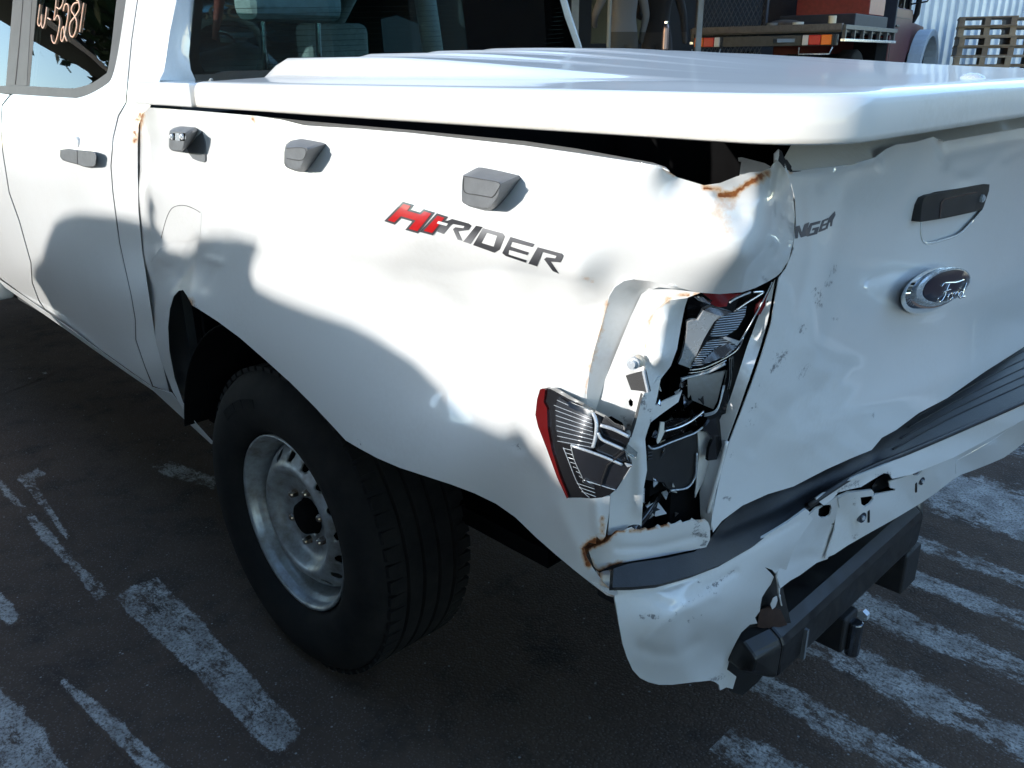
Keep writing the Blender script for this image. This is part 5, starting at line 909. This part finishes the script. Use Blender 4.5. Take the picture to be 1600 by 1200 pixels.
lo = mesh_obj('caster_body', V, F, VANM, nv, smooth=False); lo.matrix_parent_inverse = Matrix.Translation((1.5, 3.6, 0))
# ================================================================== background
HF = Vector((-math.sin(YAW), math.cos(YAW), 0)); HR = Vector((math.cos(YAW), math.sin(YAW), 0)); C0 = Vector((CP[0], CP[1], 0))
def B(s, d, z=0): return C0+HR*s+HF*d+Vector((0, 0, z))
def BP(px, d, z):                                    # point at a photo column, distance and height
    dep = d*math.cos(PITCH)+(CP[2]-z)*math.sin(PITCH); return B((px-800)/FPX*dep, d, z)
DZ = .70
CONC = mat('concrete', (.30, .29, .27), .9, noise=.35, nscale=3, bump=.4, bscale=60)
ang = YAW
def bgbox(name, s0, s1, d0, d1, z0, z1, m, par=None, bev=0):
    mt = Matrix.Translation(C0) @ Matrix.Rotation(ang, 4, 'Z'); bm = bmesh.new(); bbox(bm, (s0, d0, z0), (s1, d1, z1), mt); return bm_obj(name, bm, m, par, bevel=bev)
dock = bgbox('loading_apron', -6, 22, 7.6, 30, -.2, DZ, CONC); tag(dock, 'raised concrete apron behind the vehicles', 'apron', kind='structure')
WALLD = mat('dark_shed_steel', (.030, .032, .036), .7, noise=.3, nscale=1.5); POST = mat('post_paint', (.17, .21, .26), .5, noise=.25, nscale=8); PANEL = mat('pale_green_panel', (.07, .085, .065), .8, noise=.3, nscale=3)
wh = empty('warehouse', B(2, 14)); tag(wh, 'dark open-fronted warehouse with steel posts behind the cover', 'warehouse')
def W(o): o.parent = wh; o.matrix_parent_inverse = wh_inv; return o
bpy.context.view_layer.update(); wh_inv = wh.matrix_world.inverted()
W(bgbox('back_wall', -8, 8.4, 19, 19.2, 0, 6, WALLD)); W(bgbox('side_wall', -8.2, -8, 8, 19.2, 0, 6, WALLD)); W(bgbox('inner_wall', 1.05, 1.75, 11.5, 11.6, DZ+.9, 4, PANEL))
# unseen sloping roof added to keep the sun off everything under it
bm = bmesh.new(); vs = [bm.verts.new(B(s, d, z)) for s, d, z in ((-9, 5.2, 2.45), (2.6, 5.2, 2.45), (6.0, 19.3, 5.6), (-9, 19.3, 5.6))]; bm.faces.new(vs); aw = W(bm_obj('added_awning', bm, WALLD)); aw.modifiers.new('sheet', 'SOLIDIFY').thickness = .05
for px, d, wd in ((903, 9.0, .10), (956, 9.6, .045), (1096.5, 9.2, .075)):
    a = BP(px, d, 1.6); bm = bmesh.new(); cyl(bm, (a.x, a.y, DZ), (a.x, a.y, 3.2), wd/2, n=4 if wd > .05 else 10); W(bm_obj('steel_post', bm, POST if wd > .05 else mat('galvanised', (.20, .22, .23), .5, .3)))
bgbox_b = bgbox('workbench', 3.0, 4.2, 13, 13.8, DZ, DZ+.75, WALLD); W(bgbox_b); W(bgbox('wall_shelf', 3.2, 3.9, 10.8, 11.2, 1.58, 1.62, POST))
# people standing in the shade of the warehouse
def person(px, d, face, shirt, trouser, skin, label, arms):
    root = BP(px, d, DZ); root.z = DZ
    J = {'pel': (0, 0, .95), 'w': (0, 0, 1.10), 'ch': (0, .01, 1.32), 'nk': (0, .01, 1.50), 'hd': (0, .03, 1.60), 'tp': (0, .03, 1.74)}
    for s, k in ((-1, 'l'), (1, 'r')):
        J.update({k+'h': (s*.10, 0, .90), k+'k': (s*.12, .02, .50), k+'a': (s*.13, -.02, .09), k+'t': (s*.15, .15, .035), k+'s': (s*.19, .01, 1.43)})
        for nm, v in zip(('e', 'w', 'f'), arms[0 if s < 0 else 1]): J[k+nm] = v
    R = {'pel': .15, 'w': .135, 'ch': .155, 'nk': .058, 'hd': .085, 'tp': .075}
    for k in 'lr': R.update({k+'h': .095, k+'k': .06, k+'a': .042, k+'t': .04, k+'s': .062, k+'e': .044, k+'w': .030, k+'f': .034})
    E = [('pel', 'w'), ('w', 'ch'), ('ch', 'nk'), ('nk', 'hd'), ('hd', 'tp')]
    for k in 'lr': E += [('pel', k+'h'), (k+'h', k+'k'), (k+'k', k+'a'), (k+'a', k+'t'), ('ch', k+'s'), (k+'s', k+'e'), (k+'e', k+'w'), (k+'w', k+'f')]
    ks = list(J); me = bpy.data.meshes.new('person'); me.from_pydata([J[k] for k in ks], [(ks.index(a), ks.index(b)) for a, b in E], [])
    m = bpy.data.materials.new('clothes'); m.use_nodes = True; nt = m.node_tree; tc = nt.nodes.new('ShaderNodeTexCoord'); sx = nt.nodes.new('ShaderNodeSeparateXYZ'); nt.links.new(tc.outputs['Object'], sx.inputs[0])
    rp = nt.nodes.new('ShaderNodeValToRGB'); rp.color_ramp.interpolation = 'CONSTANT'; dv = nt.nodes.new('ShaderNodeMath'); dv.operation = 'DIVIDE'; dv.inputs[1].default_value = 1.8; nt.links.new(sx.outputs['Z'], dv.inputs[0]); nt.links.new(dv.outputs[0], rp.inputs[0])
    cr = rp.color_ramp; cr.elements[0].position = 0; cr.elements[0].color = (.03, .025, .02, 1); cr.elements[1].position = .055; cr.elements[1].color = (*trouser, 1)
    for pos, c_ in ((.545, shirt), (.825, skin), (.93, (.02, .015, .012))): e = cr.elements.new(pos); e.color = (*c_, 1)
    nt.links.new(rp.outputs[0], nt.nodes['Principled BSDF'].inputs['Base Color']); nt.nodes['Principled BSDF'].inputs['Roughness'].default_value = .85
    me.materials.append(m); o = bpy.data.objects.new('person', me); COL.objects.link(o); o.location = root; o.rotation_euler = (0, 0, face)
    sk = o.modifiers.new('skin', 'SKIN'); sk.use_smooth_shade = True
    for i, k in enumerate(ks): me.skin_vertices[0].data[i].radius = (R[k], R[k]*(.72 if k in ('pel', 'w', 'ch') else 1))
    me.skin_vertices[0].data[0].use_root = True; sb = o.modifiers.new('sub', 'SUBSURF'); sb.levels = 2; sb.render_levels = 2
    tag(o, label, 'person', 'people in the warehouse'); return o
person(972, 9.9, ang+.3, (.16, .16, .17), (.07, .065, .06), (.30, .17, .11), 'person in pale shirt standing behind the thin post', (((-.30, .06, 1.18), (-.24, .24, 1.08), (-.20, .30, 1.05)), ((.27, .0, 1.15), (.26, .08, .92), (.26, .10, .86))))
person(1024, 10.2, ang-.5, (.012, .012, .016), (.035, .03, .032), (.30, .17, .11), 'person in dark clothes standing left of the tray truck', (((-.27, .05, 1.17), (-.10, .24, 1.10), (-.02, .26, 1.10)), ((.29, .0, 1.15), (.30, .06, .92), (.30, .08, .86))))
b0 = BP(1046, 9.8, 1.75); bm = bmesh.new(); cyl(bm, (b0.x, b0.y, 1.50), (b0.x, b0.y, 1.72), .036, .034, n=16); cyl(bm, (b0.x, b0.y, 1.72), (b0.x, b0.y, 1.76), .034, .022, n=16); fl = bm_obj('drink_flask', bm, mat('flask_metal', (.30, .22, .22), .3, .7), smooth=False, bevel=.004); tag(fl, 'slim metal drink flask at the dark-clothed person', 'flask')
bm = bmesh.new(); cyl(bm, (b0.x, b0.y, 1.76), (b0.x, b0.y, 1.785), .022, n=16); cp_ = bm_obj('flask_cap', bm, CHROME, fl, bevel=.003)
# ---- tray truck ---------------------------------------------------------
rr = BP(1318, 10.5, 1.6); hd_ = ang-math.radians(37)        # rear right corner, heading
tr = empty('tray_truck', (0, 0, 0)); tag(tr, 'maroon flatbed truck with mesh rack and orange red tail lamps', 'truck')
fx = Vector((-math.sin(hd_), math.cos(hd_), 0)); rx = Vector((math.cos(hd_), math.sin(hd_), 0))
tr.matrix_world = Matrix(((rx.x, fx.x, 0, rr.x), (rx.y, fx.y, 0, rr.y), (0, 0, 1, DZ), (0, 0, 0, 1)))
MAROON = mat('maroon_paint', (.085, .012, .02), .5, coat=0, spec=.2, noise=.25, nscale=5); TRAY = mat('tray_steel', (.07, .075, .08), .55, .3, noise=.4, nscale=14); NAVY = mat('navy_tarp', (.016, .02, .034), .7, noise=.3, nscale=10)
def tb(name, lo_, hi_, m, bev=0, par=None): return box(name, lo_, hi_, m, par or tr, bev)
tb('tray_deck', (-1.85, .02, .98), (0, 2.3, 1.04), TRAY, .006); tb('rear_bar', (-1.82, -.02, .84), (-.03, .04, .96), TRAY, .006); tb('deck_edge', (-1.86, -.03, 1.0), (.01, .03, 1.075), mat('scuffed_edge', (.12, .11, .11), .6, noise=.4, nscale=20), .004)
for k, (x0, x1) in enumerate(((.0, .05), (-1.9, -1.85))):
    tb('side_rail', (x0, 0, .88), (x1, 2.3, .91), SATIN, .003); tb('side_rail', (x0, 0, 1.01), (x1, 2.3, 1.06), TRAY, .003)
    for j in range(7): tb('rail_post', (x0+.005, .02+j*.36, .90), (x1-.005, .06+j*.36, 1.02), TRAY)
ORA = mat('orange_lens', (.80, .16, .01), .3, spec=.2); RED = mat('red_truck_lens', (.55, .015, .015), .3, spec=.2); WHT = mat('clear_lens', (.62, .58, .55), .3, spec=.2)
for x0, seq in ((-1.80, (ORA, RED, WHT)), (-.42, (WHT, RED, ORA))):
    lr = tb('lamp_frame', (x0-.02, -.05, .835), (x0+.36, -.02, .965), BLACK, .005); xx = x0
    for m, wdt in zip(seq, (.12, .14, .07) if seq[0] is ORA else (.07, .14, .12)):
        b_ = tb('lens', (xx, -.075, .845), (xx+wdt, -.045, .955), m, .008, lr); xx += wdt+.004
    tube('lamp_guard', [(x0-.03, -.06, .82), (x0-.02, -.09, .745), (x0+.34, -.09, .745), (x0+.36, -.06, .82)], .009, SATIN, tr, 6)
tb('load_box', (-.95, .55, 1.04), (-.02, 2.0, 1.20), NAVY, .01); tb('headboard', (-1.85, 2.3, 1.04), (0, 2.36, 1.9), NAVY, .01); tb('red_crate_row', (-.98, 1.2, 1.205), (-.05, 1.9, 1.5), mat('red_load', (.22, .015, .02), .5, noise=.4, nscale=20), .01)
for x, w_, m in ((-.95, .15, GREY), (-.62, .13, mat('white_lid', (.6, .58, .53), .5)), (-.20, .09, mat('cream_can', (.62, .56, .42), .5))):
    bm = bmesh.new(); cyl(bm, (x+w_/2, .12, 1.077), (x+w_/2, .12, 1.077+(.03 if w_ > .1 else .085)), w_/2, n=20); bm_obj('lid_on_tray', bm, m, tr, bevel=.004)
bm = bmesh.new(); bmesh.ops.create_icosphere(bm, subdivisions=3, radius=.5, matrix=Matrix.Translation((-.78, .3, 1.08)) @ Matrix.Diagonal((.45, .4, .13, 1))); bm_obj('brown_sack', bm, mat('sack', (.10, .075, .06), .9, noise=.4, nscale=15), tr, smooth=True)
# expanded mesh rack panel
MESHM = mat('mesh_steel', (.10, .105, .11), .5, .4); bm = bmesh.new(); mx0, mx1, mz0, mz1 = -1.83, -.97, .55, 2.1; my = .10
sp = .058; k = mx0-(mz1-mz0)*.6
while k < mx1:
    for sg in (1, -1):
        zs = np.array([mz0, mz1]); xs = k+.55*(zs-mz0) if sg > 0 else k+.55*(mz1-zs)
        a = np.array([xs[0], zs[0]]); b = np.array([xs[1], zs[1]])
        t0, t1 = 0.0, 1.0; dx = b[0]-a[0]
        ta, tb_ = sorted(((mx0-a[0])/dx, (mx1-a[0])/dx)); t0, t1 = max(t0, ta), min(t1, tb_)
        if t1 > t0+.02:
            p, q = a+(b-a)*t0, a+(b-a)*t1; cyl(bm, (p[0], my+.004*sg, p[1]), (q[0], my+.004*sg, q[1]), .0065 if sg > 0 else .004, n=4)
    k += sp
bm_obj('mesh_panel', bm, MESHM, tr); tb('mesh_frame', (-1.88, .07, .5), (-1.83, .13, 2.1), NAVY); tb('mesh_frame', (-.97, .07, 1.0), (-.94, .13, 2.1), NAVY); tb('mesh_back', (-1.83, 2.2, 1.04), (-.9, 2.22, 1.9), NAVY)
cb_ = ext('cab_side', [(0, 0)]*0 or [(-1.75, .45)], 0, 1, MAROON, tr) if False else None
def text_prof(name, prof, x0, x1, m, bev=.02):
    bm = bmesh.new(); a = [bm.verts.new((x0, y, z)) for y, z in prof]; b = [bm.verts.new((x1, y, z)) for y, z in prof]; n_ = len(prof); bm.faces.new(a); bm.faces.new(list(reversed(b)))
    for i in range(n_): bm.faces.new((a[i], b[i], b[(i+1) % n_], a[(i+1) % n_]))
    return bm_obj(name, bm, m, tr, bevel=bev, seg=3)
text_prof('cab_body', [(2.45, .5), (2.45, 1.35), (3.55, 1.35), (3.6, 1.28), (3.62, .9), (3.42, .5)], -1.72, -.08, MAROON); text_prof('bonnet', [(3.6, .75), (3.6, 1.24), (4.9, 1.16), (5.0, .7)], -1.6, -.2, MAROON); text_prof('cab_roof', [(2.5, 1.9), (2.5, 1.98), (3.3, 1.98), (3.4, 1.9)], -1.68, -.12, MAROON)
for y0, y1 in ((2.48, 2.56), (3.05, 3.1), (3.42, 3.5)):
    for x0 in (-1.70, -.16): tb('cab_post', (x0, y0, 1.35), (x0+.06, y1, 1.92), MAROON if y0 < 3 else BLACK)
tb('door_gap', (-.085, 2.56, 1.22), (-.074, 3.5, 1.225), SEAL); tb('door_handle', (-.085, 2.65, 1.10), (-.055, 2.80, 1.125), BLACK, .004); tb('door_gap', (-.085, 2.52, .55), (-.075, 2.525, 1.34), SEAL)
gl = mesh_obj('cab_glass', [(-.11, 2.56, 1.36), (-.11, 3.42, 1.36), (-.13, 3.38, 1.9), (-.13, 2.56, 1.9)], [(0, 1, 2, 3)], GLASS, tr); gl.modifiers.new('sheet', 'SOLIDIFY').thickness = .004
FLA = mat('pale_flare', (.34, .40, .46), .45, noise=.2, nscale=8)
V = []; F = []; m_ = 16
for k in range(m_+1):
    a = math.radians(-12+k*192/m_)
    for rad in (.50, .60):
        for x in (-.10, .10): V.append((x, 4.25-rad*math.cos(a), .50+rad*math.sin(a)))
for k in range(m_):
    o_ = 4*k
    for a, b in ((0, 1), (1, 3), (3, 2), (2, 0)): F.append((o_+a, o_+b, o_+4+b, o_+4+a))
bm = bmesh.new(); vs = [bm.verts.new(v) for v in V]; [bm.faces.new([vs[i] for i in f]) for f in F]; bm_obj('wheel_flare', bm, FLA, tr, bevel=.01)
tb('front_bumper', (-1.6, 5.0, .55), (-.15, 5.12, .72), TRAY, .02); tube('mirror_arm', [(-.1, 3.45, 1.42), (.10, 3.5, 1.45), (.16, 3.5, 1.55), (.12, 3.5, 1.62), (-.06, 3.48, 1.60)], .012, BLACK, tr); tube('snorkel', [(-.12, 3.75, 1.2), (-.06, 3.7, 1.3), (-.02, 3.55, 1.5), (-.02, 3.5, 1.95)], .04, BLACK, tr, 10)
for y in (1.2, 4.25):
    for x in (-1.62, -.22):
        w_ = empty('wheel', (x, y, .40)); w_.parent = tr; w_.rotation_euler = (0, 0, math.pi/2)
        lathe('tyre', [(.21, -.10), (.30, -.115), (.38, -.10), (.40, -.08), (.40, .08), (.38, .10), (.30, .115), (.21, .10)], 40, RUBBER, w_); lathe('rim', [(.0, -.03), (.08, -.05), (.14, -.02), (.19, -.04), (.21, -.10), (.21, .10)], 32, STEEL, w_)
tb('chassis_rail', (-1.35, 0, .6), (-1.25, 4.6, .75), DARK); tb('chassis_rail', (-.6, 0, .6), (-.5, 4.6, .75), DARK); tb('tow_hitch', (-.95, -.1, .55), (-.85, .1, .65), TRAY); tb('side_locker', (-.35, 1.75, .55), (-.05, 2.3, .95), DARK, .01)
# ---- corrugated container and pallets ----------------------------------
CORR = mat('blue_white_corrugated', (.56, .64, .72), .35, 0, noise=.25, nscale=1.2, nrough=.1)
a0 = B(6.5, 14.9); dirw = Vector((.16, .987, 0)); nw = Vector((.987, -.16, 0)); L_ = 9.0; V = []; F = []; pitch = .26; i = 0
ct = empty('shipping_container', a0); tag(ct, 'pale blue corrugated steel container behind the pallets', 'container')
prof_c = [(0, 0), (.07, 0), (.105, -.036), (.195, -.036), (.23, 0)]
x = 0
while x < L_:
    for u, v in prof_c:
        if x+u <= L_:
            for z in (DZ+.12, 3.4): q = dirw*(x+u)+nw*v; V.append((q.x, q.y, z))
    x += pitch
F = [(2*k, 2*k+2, 2*k+3, 2*k+1) for k in range(len(V)//2-1)]
sh = mesh_obj('corrugated_side', V, F, CORR, ct, smooth=False); sh.modifiers.new('sheet', 'SOLIDIFY').thickness = .003
mt = Matrix(((dirw.x, -nw.x, 0, 0), (dirw.y, -nw.y, 0, 0), (0, 0, 1, 0), (0, 0, 0, 1)))
box('base_rail', (-.05, -.02, DZ), (L_, .1, DZ+.13), CORR, ct, 0, mt); box('corner_post', (-.1, -.02, DZ), (.0, .12, 3.4), CORR, ct, 0, mt); box('end_wall', (-.1, .1, DZ), (-.05, 2.4, 3.4), CORR, ct, 0, mt); box('top_rail', (-.05, -.02, 3.4), (L_, .1, 3.5), CORR, ct, 0, mt)
WOODS = [mat('pallet_wood', c_, .85, noise=.45, nscale=9, bump=.3, bscale=80) for c_ in ((.30, .21, .13), (.24, .17, .11), (.34, .25, .16))]
def make_pallet(m):
    p_ = empty('pallet')
    for k in range(6): box('deck_board', (-.40, -.5+k*.18, .119), (.40, -.40+k*.18, .139), m, p_)
    for x in (-.39, -.04, .31): box('stringer', (x, -.5, .019), (x+.08, .5, .119), m, p_)
    for k in range(3): box('base_board', (-.40, -.5+k*.45, 0), (.40, -.40+k*.45, .019), m, p_)
    return p_
protos = [make_pallet(m) for m in WOODS]; used = [False]*3
ordn = ['bottom', 'second lowest', 'third lowest', 'fourth from the bottom', 'middle', 'fourth from the top', 'third from the top', 'second from the top', 'topmost']
for st, (px, d, rz, nmx) in enumerate(((1540, 14.3, ang-.42, 'left'), (1612, 14.6, ang-.42, 'right'))):
    for k in range(9):
        j = (k*2+st) % 3
        if not used[j]: o = protos[j]; used[j] = True
        else: o = copy_tree(protos[j])
        q = BP(px, d, 1.5); o.location = (q.x+random.uniform(-.02, .02), q.y+random.uniform(-.02, .02), DZ+.001+k*.1415); o.rotation_euler = (0, 0, rz+random.uniform(-.03, .03))
        tag(o, f'wooden pallet, {ordn[k]} of the {nmx} pallet stack', 'pallet', 'stacked pallets')
# ================================================================== unseen things mirrored in glass and paint, or added to block sky
LEAF = mat('leaf', (.05, .085, .03), .6, noise=.5, nscale=3, col2=(.025, .05, .02)); BARK = mat('bark', (.09, .07, .055), .9, noise=.4, nscale=20)
def tree(loc, h, label, seed, nl=5200, ls=1.0):
    rnd = random.Random(seed); t = empty('tree', loc); tag(t, label, 'tree', 'trees round the yard'); V = []; F = []
    def limb(a, b, r0, r1):
        n_ = 7; d = (b-a); x = d.orthogonal().normalized(); y = d.cross(x).normalized(); o_ = len(V)
        for p, r in ((a, r0), (b, r1)): V.extend([p+(x*math.cos(2*math.pi*k/n_)+y*math.sin(2*math.pi*k/n_))*r for k in range(n_)])
        F.extend([(o_+k, o_+(k+1) % n_, o_+n_+(k+1) % n_, o_+n_+k) for k in range(n_)])
    tips = []; base = Vector((0, 0, 0)); cur = base
    for k in range(4):
        nx_ = cur+Vector((rnd.uniform(-.15, .15), rnd.uniform(-.15, .15), h*.11)); limb(cur, nx_, h*.03*(1-k*.12), h*.03*(1-(k+1)*.12)); cur = nx_
    def grow(p, d, ln, r, lv):
        q = p+d*ln; limb(p, q, r, r*.65)
        if lv == 0: tips.append(q); return
        for _ in range(3 if lv > 1 else 4): grow(q, (d+Vector((rnd.uniform(-.8, .8), rnd.uniform(-.8, .8), rnd.uniform(-.25, .6)))).normalized(), ln*.72, r*.6, lv-1)
        tips.append(q)
    for k in range(5): a = k*1.256+rnd.random(); grow(cur, Vector((math.cos(a), math.sin(a), rnd.uniform(.3, .9))).normalized(), h*.2, h*.014, 3)
    mesh_obj('trunk', V, F, BARK, t)
    LV = []; LF = []
    for k in range(nl):
        c_ = rnd.choice(tips)+Vector((rnd.gauss(0, .28)*ls, rnd.gauss(0, .28)*ls, rnd.gauss(0, .22)*ls)); s_ = rnd.uniform(.07, .15)*ls; u = Vector((rnd.gauss(0, 1), rnd.gauss(0, 1), rnd.gauss(0, .6))).normalized(); v = u.orthogonal().normalized(); o_ = len(LV)
        LV.extend([c_-u*s_, c_+v*s_*.45, c_+u*s_, c_-v*s_*.45]); LF.append((o_, o_+1, o_+2, o_+3))
    mesh_obj('crown', LV, LF, LEAF, t, smooth=False)
tree((-13, -4.2, 0), 6.5, 'leafy tree mirrored in the rear door window', 3); tree((-19, -9, 0), 8, 'taller tree mirrored at the front door window', 5)

SHED = mat('pale_shed_cladding', (.13, .125, .115), .6, noise=.25, nscale=2)
sd = empty('added_shed', (10, 13, 0)); tag(sd, 'long shed added out of frame to darken reflections in the pickup', 'added shed')  # unseen shed added to replace bright sky in the pickup's reflections
for x0, x1, wm in ((-7, -3.5, SHED), (-.5, 4, WALLD), (7.5, 40, WALLD)): box('clad_wall', (x0, 0, 0), (x1, .2, 6.5), wm, sd)
box('bay_back_wall', (-6.5, 2.5, 0), (40, 2.6, 6.5), WALLD, sd)
box('roof_slab', (-7.3, -.4, 6.5), (40.3, 7, 6.8), TRAY, sd); box('end_wall', (-7, .2, 0), (-6.8, 6, 6.5), SHED, sd)

for i, (x, y, h) in enumerate(((-9, -9.5, 13), (-.5, -11.5, 14), (5, -10.5, 13.5), (10, -9, 13))):  # tall unseen trees added to cut the sky light on the bed side
    tree((x, y, 0), h, ['added broad sky-blocking tree left of the unseen group', 'tallest of the added unseen sky-blocking trees', 'added wide sky-blocking tree right of the tallest', 'outermost right of the added sky-blocking trees'][i], 20+i, 15000, 3.0)
